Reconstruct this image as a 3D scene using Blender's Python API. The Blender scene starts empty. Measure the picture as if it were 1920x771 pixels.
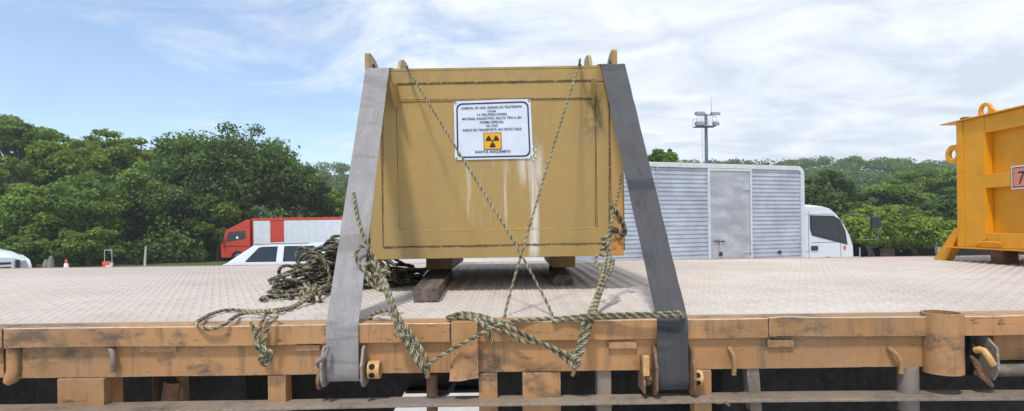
import bpy, bmesh, math, random
import numpy as np
from mathutils import Vector, Matrix
R = math.radians
random.seed(7); rng = np.random.default_rng(11)
SC = bpy.context.scene
COL = SC.collection

# ------------------------------------------------------------------ camera
CAMZ = 1.75; F = 1100.0; CX, HY = 960.0, 424.0; ROLL = 0.0132
cam = bpy.data.cameras.new('camera'); camo = bpy.data.objects.new('camera', cam); COL.objects.link(camo)
cam.sensor_width = 36.0; cam.lens = F/1920*36; cam.clip_end = 3000; cam.clip_start = .05
cam.shift_y = (HY-385.5)/1920.0
cr, sr = math.cos(ROLL), math.sin(ROLL)
RIGHT = Vector((cr, 0, -sr)); UP = Vector((sr, 0, cr)); FWD = Vector((0, 1, 0))
m = Matrix((RIGHT, UP, -FWD)).transposed().to_4x4(); m.translation = Vector((0, 0, CAMZ))
camo.matrix_world = m
SC.camera = camo
def P(px, py, d):
    """direction of a photo pixel, taken to the depth of the thing it lies on"""
    return Vector((0, 0, CAMZ)) + d*(FWD + RIGHT*((px-CX)/F) + UP*(-(py-HY)/F))

# ------------------------------------------------------------------ light
SUN_EL, SUN_AZ = R(62), R(205)         # azimuth clockwise from +Y
SC.view_settings.view_transform = 'Standard'; SC.view_settings.look = 'None'
SC.view_settings.exposure = 0.40; SC.view_settings.gamma = 1.0
W = bpy.data.worlds.new('World'); SC.world = W; W.use_nodes = True
nt = W.node_tree; N = nt.nodes; Lk = nt.links; N.clear()
def wn(t, **k):
    n = N.new(t)
    for a, b in k.items(): setattr(n, a, b)
    return n
out = wn('ShaderNodeOutputWorld'); mixs = wn('ShaderNodeMixShader')
sky = wn('ShaderNodeTexSky'); sky.sky_type = 'NISHITA'; sky.sun_disc = False
sky.sun_elevation = SUN_EL; sky.sun_rotation = SUN_AZ; sky.air_density = 1.0; sky.dust_density = .3; sky.ozone_density = 3.0
bg = wn('ShaderNodeBackground'); bg.inputs[1].default_value = .15
Lk.new(sky.outputs[0], bg.inputs[0])
bc = wn('ShaderNodeBackground'); bc.inputs[1].default_value = 1.0
tc = wn('ShaderNodeTexCoord'); sep = wn('ShaderNodeSeparateXYZ'); Lk.new(tc.outputs['Generated'], sep.inputs[0])
def wmath(op, a, b=None, c=None, clamp=False):
    n = wn('ShaderNodeMath', operation=op); n.use_clamp = clamp
    for i, v in enumerate((a, b, c)):
        if v is None: continue
        if isinstance(v, (int, float)): n.inputs[i].default_value = v
        else: Lk.new(v, n.inputs[i])
    return n.outputs[0]
zz = wmath('ADD', wmath('MAXIMUM', sep.outputs[2], 0.0), .16)
cxn = wmath('DIVIDE', sep.outputs[0], zz); cyn = wmath('DIVIDE', sep.outputs[1], zz)
comb = wn('ShaderNodeCombineXYZ'); Lk.new(cxn, comb.inputs[0]); Lk.new(cyn, comb.inputs[1])
def wnoise(scale, detail, rough, dist=0.0, rot=0.0, sc=(1, 1, 1), loc=(0, 0, 0)):
    mp = wn('ShaderNodeMapping'); mp.inputs['Rotation'].default_value = (0, 0, rot); mp.inputs['Scale'].default_value = sc
    mp.inputs['Location'].default_value = loc
    Lk.new(comb.outputs[0], mp.inputs[0])
    n = wn('ShaderNodeTexNoise'); n.inputs['Scale'].default_value = scale; n.inputs['Detail'].default_value = detail
    n.inputs['Roughness'].default_value = rough; n.inputs['Distortion'].default_value = dist
    Lk.new(mp.outputs[0], n.inputs[0]); return n.outputs[0]
n1 = wnoise(1.5, 10, .66, .8, R(25), (1, 1.1, 1), (3.1, 1.7, 0))
n2 = wnoise(.42, 3, .5, 0, 0, (1, 1, 1), (7.3, 2.2, 0))
n3 = wnoise(2.6, 8, .60, .5, R(10), (.9, 1.15, 1), (1.2, 9.4, 0))
# the cloud bank covers the right-hand half of the sky and goes on that way
bank = wmath('MULTIPLY', wmath('SUBTRACT', wmath('MINIMUM', wmath('MAXIMUM', cxn, -2.2), 1.6), -.35), .22)
dens = wmath('ADD', wmath('ADD', wmath('MULTIPLY', n1, .95), wmath('MULTIPLY', n2, .35)), bank)
mr = wn('ShaderNodeMapRange', interpolation_type='SMOOTHSTEP'); mr.inputs[1].default_value = .42; mr.inputs[2].default_value = .78
Lk.new(dens, mr.inputs[0])
ccol = wn('ShaderNodeValToRGB'); ccol.color_ramp.elements[0].position = .36; ccol.color_ramp.elements[1].position = .66
ccol.color_ramp.elements[0].color = (.82, .86, .92, 1); ccol.color_ramp.elements[1].color = (.56, .62, .71, 1)
shade = wmath('ADD', n3, wmath('MULTIPLY', wmath('SUBTRACT', dens, .85), .28))
Lk.new(shade, ccol.inputs[0]); Lk.new(ccol.outputs[0], bc.inputs[0])
fac = wmath('ADD', wmath('MULTIPLY', mr.outputs[0], .86), .10)
Lk.new(fac, mixs.inputs[0]); Lk.new(bg.outputs[0], mixs.inputs[1]); Lk.new(bc.outputs[0], mixs.inputs[2])
Lk.new(mixs.outputs[0], out.inputs[0])
sun = bpy.data.lights.new('sun', 'SUN'); suno = bpy.data.objects.new('sun', sun); COL.objects.link(suno)
sun.energy = 2.5; sun.angle = R(6); sun.color = (1, .955, .89)
sd = Vector((math.sin(SUN_AZ)*math.cos(SUN_EL), math.cos(SUN_AZ)*math.cos(SUN_EL), math.sin(SUN_EL)))
suno.rotation_euler = sd.to_track_quat('Z', 'Y').to_euler(); suno.location = (0, 0, 30)

# ------------------------------------------------------------------ materials
def nodes(name):
    mt = bpy.data.materials.new(name); mt.use_nodes = True
    return mt, mt.node_tree, mt.node_tree.nodes['Principled BSDF']
class G:
    def __init__(s, nt): s.nt = nt; s.N = nt.nodes; s.L = nt.links
    def new(s, t, **k):
        n = s.N.new(t)
        for a, b in k.items(): setattr(n, a, b)
        return n
    def coord(s, scale=(1, 1, 1), loc=(0, 0, 0), rot=(0, 0, 0), kind='Object'):
        t = s.new('ShaderNodeTexCoord'); mp = s.new('ShaderNodeMapping')
        mp.inputs['Scale'].default_value = scale; mp.inputs['Location'].default_value = loc; mp.inputs['Rotation'].default_value = rot
        s.L.new(t.outputs[kind], mp.inputs[0]); return mp.outputs[0]
    def noise(s, scale, detail=5, rough=.6, vec=None, dist=0):
        n = s.new('ShaderNodeTexNoise'); n.inputs['Scale'].default_value = scale; n.inputs['Detail'].default_value = detail
        n.inputs['Roughness'].default_value = rough; n.inputs['Distortion'].default_value = dist
        s.L.new(vec if vec is not None else s.coord(), n.inputs[0]); return n.outputs[0]
    def ramp(s, v, a, b, c0=0.0, c1=1.0):
        n = s.new('ShaderNodeMapRange', interpolation_type='SMOOTHSTEP')
        n.inputs[1].default_value = a; n.inputs[2].default_value = b; n.inputs[3].default_value = c0; n.inputs[4].default_value = c1
        s.L.new(v, n.inputs[0]); return n.outputs[0]
    def math(s, op, a, b=None, clamp=False):
        n = s.new('ShaderNodeMath', operation=op); n.use_clamp = clamp
        for i, v in enumerate((a, b)):
            if v is None: continue
            if isinstance(v, (int, float)): n.inputs[i].default_value = v
            else: s.L.new(v, n.inputs[i])
        return n.outputs[0]
    def mix(s, f, a, b):
        n = s.new('ShaderNodeMix', data_type='RGBA')
        for sock, v in ((n.inputs[0], f), (n.inputs[6], a), (n.inputs[7], b)):
            if isinstance(v, (int, float)): sock.default_value = v
            elif isinstance(v, tuple): sock.default_value = (*v, 1)
            else: s.L.new(v, sock)
        return n.outputs[2]
    def bump(s, h, strength, dist, bs):
        b = s.new('ShaderNodeBump'); b.inputs['Strength'].default_value = strength; b.inputs['Distance'].default_value = dist
        s.L.new(h, b.inputs['Height']); s.L.new(b.outputs[0], bs.inputs['Normal'])
def paint(name, base, var=.16, dirt=(.12, .085, .05), dirt_amt=.5, rust=(.10, .045, .02), rust_amt=.3, rough=.55, chips=.0, chipcol=(.16, .17, .18), scale=1.0, bump=.25, streak=.4, metal=0.0):
    mt, t, bs = nodes(name); g = G(t)
    a = g.noise(3.2*scale, 6, .65); b = g.noise(14*scale, 6, .7); c = g.noise(60*scale, 3, .6)
    col = g.mix(g.ramp(a, .3, .7), tuple(x*(1-var) for x in base), tuple(min(1, x*(1+var)) for x in base))
    col = g.mix(g.ramp(c, .35, .75, 0, .22), col, tuple(x*.62 for x in base))
    st = g.noise(9*scale, 5, .65, g.coord((1, 1, .10)))
    col = g.mix(g.ramp(st, .52, .80, 0, streak*.8), col, dirt)
    d = g.noise(5.5*scale, 8, .72, g.coord(loc=(3, 5, 1)))
    col = g.mix(g.ramp(d, .52, .72, 0, dirt_amt), col, dirt)
    r = g.noise(11*scale, 9, .75, g.coord(loc=(9, 2, 4)))
    rm = g.ramp(r, .70-.22*rust_amt, .76-.2*rust_amt)
    col = g.mix(rm, col, g.mix(b, rust, tuple(min(1, x*2.4) for x in rust)))
    if chips:
        ch = g.noise(7*scale, 7, .6, g.coord((1, 1, 1.6), (1, 7, 3)))
        col = g.mix(g.ramp(ch, .66-.15*chips, .69-.15*chips), col, chipcol)
    t.links.new(col, bs.inputs['Base Color'])
    t.links.new(g.ramp(b, .3, .75, rough-.1, rough+.2), bs.inputs['Roughness'])
    bs.inputs['Metallic'].default_value = metal
    g.bump(g.math('ADD', g.math('MULTIPLY', c, .35), g.math('ADD', b, g.math('MULTIPLY', rm, -.5))), bump, .004, bs)
    return mt
def edge_mask(g, rad=.007):
    bv = g.new('ShaderNodeBevel'); bv.samples = 4; bv.inputs[0].default_value = rad
    ge = g.new('ShaderNodeNewGeometry'); dt = g.new('ShaderNodeVectorMath', operation='DOT_PRODUCT')
    g.L.new(bv.outputs[0], dt.inputs[0]); g.L.new(ge.outputs['Normal'], dt.inputs[1])
    return g.math('SUBTRACT', 1.0, dt.outputs['Value'])
def grimy(name, base, grime=(.085, .062, .045), rust=(.115, .048, .022), bare=(.46, .36, .26), amount=1.0, scale=1.0):
    """old work paint: sun-faded patches, soot, rust pits and rubbed edges"""
    mt, t, bs = nodes(name); g = G(t)
    a = g.noise(2.3*scale, 6, .6); b = g.noise(17*scale, 7, .72); c = g.noise(90*scale, 3, .6)
    col = g.mix(g.ramp(a, .32, .68), tuple(x*.82 for x in base), tuple(min(1, x*1.2) for x in base))
    fade = g.noise(6*scale, 6, .65, g.coord((.6, 1, 1), (6, 1, 3)))
    col = g.mix(g.ramp(fade, .48, .70, 0, .45), col, (base[0]*.95, base[1]*1.18, base[2]*1.8))
    st = g.noise(26*scale, 6, .7, g.coord((1, 1, .09)))
    col = g.mix(g.ramp(st, .50, .74, 0, .50*amount), col, grime)
    d = g.noise(4.2*scale, 9, .75, g.coord((.7, 1, 1.2), (3, 5, 1)))
    col = g.mix(g.ramp(d, .52, .66, 0, .70*amount), col, grime)
    sc = g.noise(48*scale, 6, .7, g.coord((.25, 1, 1), (8, 2, 5)))
    col = g.mix(g.ramp(sc, .60, .68, 0, .6*amount), col, (.06, .045, .035))
    pit = g.noise(36*scale, 8, .78, g.coord(loc=(9, 2, 4)))
    pm = g.ramp(pit, .635, .675); col = g.mix(pm, col, g.mix(b, rust, tuple(x*.45 for x in rust)))
    em = edge_mask(g); wear = g.ramp(g.math('MULTIPLY', em, g.math('ADD', b, .35)), .035, .12)
    col = g.mix(g.math('MULTIPLY', wear, .8), col, g.mix(g.ramp(c, .4, .6), bare, (.13, .075, .045)))
    t.links.new(col, bs.inputs['Base Color']); t.links.new(g.ramp(b, .3, .75, .5, .8), bs.inputs['Roughness'])
    g.bump(g.math('ADD', g.math('MULTIPLY', c, .35), g.math('ADD', b, g.math('MULTIPLY', pm, -.6))), .4, .004, bs)
    return mt
def plain(name, base, rough=.6, var=.12, scale=8, bump=.1, metal=0.0, spec=.5, coat=0.0):
    mt, t, bs = nodes(name); g = G(t)
    a = g.noise(scale, 5, .6)
    t.links.new(g.mix(g.ramp(a, .3, .7), tuple(x*(1-var) for x in base), tuple(min(1, x*(1+var)) for x in base)), bs.inputs['Base Color'])
    bs.inputs['Roughness'].default_value = rough; bs.inputs['Metallic'].default_value = metal
    bs.inputs['Specular IOR Level'].default_value = spec; bs.inputs['Coat Weight'].default_value = coat
    if bump: g.bump(g.noise(scale*6, 3, .6), bump, .003, bs)
    return mt
M = {}
M['trailer'] = grimy('ochre_trailer_paint', (.365, .190, .076), amount=1.25)
M['trailer_dusty'] = grimy('dusty_trailer_paint', (.215, .17, .128), (.07, .058, .05), (.10, .05, .03), (.36, .28, .20), 1.1, 1.1)
M['rusty'] = paint('rusty_steel', (.20, .115, .07), .3, (.07, .045, .03), .7, (.10, .04, .018), .8, .8, .25, (.30, .20, .11), 6, .6, .5)
M['scuffed'] = paint('scuffed_grey_steel', (.24, .21, .18), .3, (.09, .07, .055), .7, (.10, .05, .025), .5, .6, .3, (.42, .27, .12), 7, .5, .4)
M['brightmetal'] = paint('worn_orange_cap', (.60, .34, .13), .2, (.12, .08, .05), .5, (.12, .05, .02), .4, .45, .3, (.3, .3, .3), 10, .4, .4)
M['under'] = paint('underframe_dark', (.013, .012, .012), .4, (.025, .018, .014), .5, (.05, .025, .015), .4, .85, 0, (0, 0, 0), 3, .3, .3)
M['weld'] = paint('weld_bead', (.13, .09, .04), .5, (.05, .035, .02), .9, (.06, .03, .015), .75, .7, 0, (0, 0, 0), 9, .3, .2)  # real welds, and the dark lines painted as shade on the recess lip
M['weldpale'] = paint('painted_edge', (.60, .42, .14), .1, (.2, .14, .06), .3, (.12, .07, .03), .15, .6, 0, (0, 0, 0), 9, .2, .2)  # pale colour painted as light caught by the recess lip
M['orange'] = paint('orange_container_paint', (.72, .315, .007), .07, (.40, .17, .02), .35, (.16, .06, .02), .07, .42, 0, (0, 0, 0), 2.5, .12, .25)
M['wood'] = None
M['white'] = plain('white_vehicle_paint', (.60, .63, .68), .3, .03, 3, 0, 0, .5, .4)
M['red'] = plain('red_truck_paint', (.52, .045, .022), .4, .12, 3, 0)
M['panelwhite'] = plain('white_truck_panel', (.62, .66, .72), .5, .06, 3, .03)
M['black'] = plain('black_rubber', (.018, .018, .02), .8, .3, 8, .2)
M['plastic'] = plain('black_plastic', (.022, .024, .028), .45, .2, 8, .05)
M['chrome'] = plain('steel_rim', (.45, .46, .48), .35, .1, 8, 0, .9)
M['lampgrey'] = plain('lamp_grey', (.11, .13, .155), .5, .15, 4, 0)
M['mast'] = plain('galvanised_blue_grey', (.14, .18, .21), .5, .15, 1, 0, .3)
M['pale_steel'] = plain('pale_steel', (.42, .47, .53), .5, .1, 2, 0, .2)
M['headlight'] = plain('headlight_glass', (.35, .37, .40), .12, .1, 5, 0, .3)
M['signwhite'] = plain('enamel_white', (.60, .66, .76), .38, .05, 12, .05)
M['ink'] = plain('navy_ink', (.012, .016, .045), .5, .2, 30, 0)
M['signyellow'] = plain('sign_yellow', (.72, .36, .012), .45, .08, 30, 0)
M['signbrown'] = plain('trefoil_black', (.030, .012, .008), .5, .2, 30, 0)
M['conered'] = plain('cone_red', (.62, .10, .04), .6, .1, 6, 0)
M['conewhite'] = plain('cone_white', (.75, .75, .75), .6, .05, 6, 0)
M['postgrey'] = plain('old_post', (.38, .33, .30), .8, .15, 6, .1)
M['stone'] = plain('grey_stone', (.22, .21, .19), .9, .25, 6, .4)
M['shade_cloth'] = plain('dark_shade_cloth', (.005, .007, .009), .9, .3, 3, .1)  # near-black colour of the sheet that plays the shade under trees
M['postersign'] = paint('faded_poster', (.34, .17, .12), .5, (.62, .62, .64), .8, (.09, .05, .04), .6, .7, .6, (.55, .55, .58), 4, 0, 0)
M['containersign'] = plain('pale_orange_sign', (.62, .22, .13), .5, .12, 30, 0)

def mk_wood():
    mt, t, bs = nodes('weathered_wood'); g = G(t)
    grain = g.noise(22, 6, .7, g.coord((1, .08, 1)))
    col = g.mix(g.ramp(grain, .3, .7), (.055, .042, .036), (.20, .155, .125))
    t.links.new(col, bs.inputs['Base Color']); bs.inputs['Roughness'].default_value = .9
    g.bump(grain, .6, .006, bs); return mt
M['wood'] = mk_wood()
def mk_glass():
    mt, t, bs = nodes('tinted_glass'); bs.inputs['Base Color'].default_value = (.012, .018, .026, 1)
    bs.inputs['Roughness'].default_value = .06; bs.inputs['Specular IOR Level'].default_value = .7
    return mt
M['glass'] = mk_glass()
def mk_strap(name, base, dark, stains):
    mt, t, bs = nodes(name); g = G(t)
    a = g.noise(5, 6, .7); f = g.noise(40, 3, .6, g.coord((1, .15, .15)))
    weave = g.new('ShaderNodeTexWave', wave_type='BANDS', bands_direction='Z'); weave.inputs['Scale'].default_value = 90
    weave.inputs['Distortion'].default_value = .4
    t.links.new(g.coord(), weave.inputs[0])
    wx = g.new('ShaderNodeTexWave', wave_type='BANDS', bands_direction='X'); wx.inputs['Scale'].default_value = 70
    t.links.new(g.coord(), wx.inputs[0])
    col = g.mix(g.ramp(a, .35, .75), base, tuple(x*.72 for x in base))
    col = g.mix(g.ramp(f, .4, .75, 0, .5), col, tuple(x*.6 for x in base))
    sp_ = g.noise(150, 4, .7, g.coord((1, .3, .3))); col = g.mix(g.ramp(sp_, .42, .7, 0, .28), col, tuple(min(1, x*1.5) for x in base))
    sw = g.noise(9, 7, .7, g.coord((.12, .5, 1), (3, 3, 7))); col = g.mix(g.ramp(sw, .54, .61, 0, stains*.85), col, dark)
    col = g.mix(g.math('MULTIPLY', wx.outputs[0], .22), col, tuple(x*.55 for x in base))
    b = g.noise(3.3, 6, .65, g.coord((.35, .6, 1.7), (5, 1, 2)))
    col = g.mix(g.ramp(b, .56, .70, 0, stains), col, dark)
    c = g.noise(4.0, 8, .7, g.coord((2.0, 1, .5), (2, 8, 3)))
    col = g.mix(g.ramp(c, .58, .72, 0, stains*.8), col, dark)
    t.links.new(col, bs.inputs['Base Color']); bs.inputs['Roughness'].default_value = .85
    bs.inputs['Sheen Weight'].default_value = .15
    g.bump(g.math('ADD', g.math('MULTIPLY', weave.outputs[0], .9), wx.outputs[0]), .6, .0016, bs); return mt
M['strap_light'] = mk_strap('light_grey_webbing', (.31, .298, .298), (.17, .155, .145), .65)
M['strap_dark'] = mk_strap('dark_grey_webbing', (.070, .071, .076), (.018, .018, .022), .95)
def mk_rope(name, c0, c1):
    mt, t, bs = nodes(name); g = G(t)
    a = g.noise(28, 5, .7); b = g.noise(5, 4, .6)
    col = g.mix(g.ramp(a, .32, .68), c0, c1)
    col = g.mix(g.ramp(b, .5, .75, 0, .55), col, tuple(x*.45 for x in c0))
    t.links.new(col, bs.inputs['Base Color']); bs.inputs['Roughness'].default_value = .85
    g.bump(g.noise(300, 2, .6), .35, .001, bs); return mt
ROPE = [mk_rope('rope_cream_strand', (.25, .225, .14), (.50, .455, .30)), mk_rope('rope_olive_strand', (.135, .125, .075), (.32, .29, .185)), mk_rope('rope_dark_strand', (.05, .048, .032), (.16, .145, .09))]
ROPED = [mk_rope('old_rope_grey_strand', (.12, .105, .07), (.32, .28, .18)), mk_rope('old_rope_brown_strand', (.07, .062, .043), (.20, .175, .115)), mk_rope('old_rope_black_strand', (.025, .025, .02), (.08, .075, .055))]
def mk_deck():
    mt, t, bs = nodes('worn_deck_plate'); g = G(t)
    a = g.noise(1.1, 7, .65); b = g.noise(7, 7, .7); c = g.noise(2.6, 6, .6, g.coord((.35, 1, 1), (4, 4, 4)))
    col = g.mix(g.ramp(a, .3, .7), (.53, .480, .432), (.44, .385, .338))
    col = g.mix(g.ramp(b, .42, .75, 0, .6), col, (.40, .33, .275))
    wr_ = g.noise(.55, 5, .6, g.coord((.5, 1, 1), (2, 7, 3))); col = g.mix(g.ramp(wr_, .48, .66, 0, .45), col, (.36, .32, .29))
    col = g.mix(g.ramp(c, .60, .78, 0, .45), col, (.42, .33, .27))
    s = g.noise(4, 8, .75, g.coord((.5, 1, 1), (8, 3, 1)))
    col = g.mix(g.ramp(s, .60, .72, 0, .6), col, (.33, .26, .215))
    t.links.new(col, bs.inputs['Base Color']); bs.inputs['Roughness'].default_value = .62
    g.bump(b, .2, .003, bs); return mt
M['deck'] = mk_deck()
def mk_lug():
    return M['box']
def mk_box():
    """tan paint of the steel case with runs of white below the sign and a rusty lower corner (box space)"""
    mt, t, bs = nodes('tan_case_paint'); g = G(t)
    a = g.noise(2.4, 6, .6); b = g.noise(16, 6, .7); c = g.noise(70, 3, .6)
    base = (.37, .250, .086)
    col = g.mix(g.ramp(a, .3, .7), (.345, .240, .092), (.395, .255, .072))
    col = g.mix(g.ramp(c, .35, .75, 0, .2), col, tuple(x*.68 for x in base))
    st = g.noise(9, 6, .7, g.coord((1, 1, .07)))
    col = g.mix(g.ramp(st, .5, .78, 0, .55), col, (.30, .185, .055))
    tc_ = g.new('ShaderNodeTexCoord'); sp = g.new('ShaderNodeSeparateXYZ'); t.links.new(tc_.outputs['Object'], sp.inputs[0])
    x, z = sp.outputs[0], g.math('SUBTRACT', sp.outputs[2], .148)
    def band(v, lo, hi, soft):
        return g.math('MULTIPLY', g.ramp(v, lo-soft, lo+soft), g.ramp(v, hi-soft, hi+soft, 1, 0))
    runs = g.noise(34, 6, .75, g.coord((1, 1, .05), (0, 2, .3)))
    wob = g.math('ADD', x, g.math('MULTIPLY', g.math('SUBTRACT', g.noise(12, 4, .6, g.coord((1, 1, .4))), .5), .03))
    m1 = g.math('MULTIPLY', band(wob, .140, .178, .010), band(z, .0, .50, .06))
    m1 = g.math('MULTIPLY', m1, g.ramp(runs, .34, .56))
    m2 = g.math('MULTIPLY', band(wob, -.14, .16, .05), band(z, .16, .44, .07))
    m2 = g.math('MULTIPLY', m2, g.ramp(runs, .52, .66, 0, .65))
    fan = g.math('MULTIPLY', band(wob, .10, .20, .02), band(z, .33, .47, .05))
    fan = g.math('MULTIPLY', fan, g.ramp(runs, .34, .6))
    wm = g.math('MAXIMUM', g.math('MAXIMUM', m1, m2), fan)
    col = g.mix(g.math('MULTIPLY', wm, .95), col, (.64, .61, .55))
    ylw = g.math('MULTIPLY', band(wob, -.20, .05, .04), band(z, .05, .44, .1))
    col = g.mix(g.math('MULTIPLY', ylw, g.ramp(st, .45, .62, 0, .35)), col, (.47, .32, .055))
    # rust: scattered, thicker by the lower right corner
    cor = g.math('MULTIPLY', g.ramp(x, .485, .50), g.ramp(z, .02, .38, 1, .25))
    r = g.noise(22, 8, .75, g.coord(loc=(4, 1, 7)))
    rm = g.ramp(g.math('ADD', r, g.math('MULTIPLY', cor, .17)), .66, .74)
    orange = g.math('MULTIPLY', cor, .7)
    col = g.mix(orange, col, (.52, .21, .03))
    col = g.mix(rm, col, g.mix(b, (.05, .025, .012), (.20, .085, .03)))
    dk = g.math('MULTIPLY', band(wob, .385, .47, .02), band(z, .52, .72, .05))
    col = g.mix(g.math('MULTIPLY', dk, g.ramp(g.noise(14, 7, .7), .38, .62, 0, .75)), col, (.11, .085, .045))
    top = g.ramp(z, .745, .775)
    col = g.mix(g.math('MULTIPLY', top, g.ramp(b, .35, .7, 0, .55)), col, (.22, .155, .07))
    t.links.new(col, bs.inputs['Base Color'])
    em = edge_mask(g, .005); col = g.mix(g.ramp(g.math('MULTIPLY', em, g.math('ADD', b, .2)), .03, .12, 0, .6), col, (.16, .105, .05))
    t.links.new(col, bs.inputs['Base Color'])
    t.links.new(g.ramp(b, .3, .75, .42, .65), bs.inputs['Roughness'])
    g.bump(g.math('ADD', g.math('MULTIPLY', c, .5), b), .22, .004, bs)
    return mt
M['box'] = mk_box()
def mk_alu():
    mt, t, bs = nodes('dented_aluminium'); g = G(t)
    a = g.noise(1.4, 6, .65); b = g.noise(9, 6, .7, g.coord((.4, 1, 1)))
    col = g.mix(g.ramp(a, .3, .7), (.36, .385, .43), (.50, .53, .58))
    col = g.mix(g.ramp(b, .5, .8, 0, .5), col, (.27, .29, .33))
    t.links.new(col, bs.inputs['Base Color']); bs.inputs['Metallic'].default_value = .45; bs.inputs['Roughness'].default_value = .42
    g.bump(g.noise(2.6, 4, .55, g.coord((.45, 1, 1.6))), .7, .06, bs); return mt
M['alu'] = mk_alu()
def mk_door():
    mt, t, bs = nodes('smudged_alu_door'); g = G(t)
    b = g.noise(2.2, 5, .6, g.coord((.6, .6, 1.4), (2, 5, 1)))
    col = g.mix(g.ramp(b, .35, .7), (.34, .35, .375), (.54, .56, .60))
    col = g.mix(g.ramp(g.noise(1.3, 3, .5, g.coord(loc=(5, 2, 8))), .55, .75, 0, .5), col, (.52, .45, .34))
    t.links.new(col, bs.inputs['Base Color']); bs.inputs['Metallic'].default_value = .45; bs.inputs['Roughness'].default_value = .45
    return mt
M['alu_door'] = mk_door()
M['alurust'] = paint('pale_rail_with_rust', (.60, .62, .64), .08, (.35, .33, .32), .4, (.25, .13, .08), .22, .5, 0, (0, 0, 0), 1.6, .1, .1, .2)
def mk_leaf(name, c0, c1, c2):
    mt, t, bs = nodes(name); g = G(t)
    ge = g.new('ShaderNodeNewGeometry'); 
    big = g.noise(.55, 3, .6); 
    an = g.new('ShaderNodeAttribute'); an.attribute_name = 'leaf_tone'
    tone = g.math('ADD', g.math('MULTIPLY', ge.outputs['Random Per Island'], .45), g.math('MULTIPLY', an.outputs['Fac'], .7), True)
    col = g.mix(tone, tuple(x*.7 for x in c0), tuple(x*1.1 for x in c1))
    col = g.mix(g.ramp(big, .45, .7, 0, .4), col, c2)
    t.links.new(col, bs.inputs['Base Color']); bs.inputs['Roughness'].default_value = .55
    bs.inputs['Specular IOR Level'].default_value = .3
    tr = g.new('ShaderNodeBsdfTranslucent'); t.links.new(g.mix(.5, col, (.10, .17, .02)), tr.inputs[0])
    mx = g.new('ShaderNodeMixShader'); mx.inputs[0].default_value = .42
    t.links.new(bs.outputs[0], mx.inputs[1]); t.links.new(tr.outputs[0], mx.inputs[2])
    t.links.new(mx.outputs[0], t.nodes['Material Output'].inputs[0]); return mt
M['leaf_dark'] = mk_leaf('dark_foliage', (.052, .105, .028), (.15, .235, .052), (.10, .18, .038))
M['leaf_mid'] = mk_leaf('mid_foliage', (.085, .16, .026), (.21, .32, .050), (.17, .28, .040))
M['leaf_light'] = mk_leaf('light_foliage', (.13, .215, .026), (.29, .39, .05), (.24, .35, .038))
M['leaf_far'] = mk_leaf('far_foliage', (.075, .13, .040), (.17, .25, .062), (.19, .27, .055))
M['bark'] = plain('bark', (.11, .085, .065), .95, .35, 5, .6)
def mk_ground(name, c0, c1, sc):
    mt, t, bs = nodes(name); g = G(t)
    col = g.mix(g.ramp(g.noise(sc, 8, .65), .3, .7), c0, c1)
    col = g.mix(g.ramp(g.noise(sc*14, 4, .7), .4, .75, 0, .35), col, tuple(x*.6 for x in c0))
    t.links.new(col, bs.inputs['Base Color']); bs.inputs['Roughness'].default_value = .95
    g.bump(g.noise(sc*60, 4, .7), .4, .01, bs); return mt
M['concrete'] = mk_ground('pale_yard_concrete', (.42, .41, .39), (.55, .54, .52), .35)
M['grass'] = mk_ground('rough_grass', (.05, .075, .02), (.085, .115, .03), .5)

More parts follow.
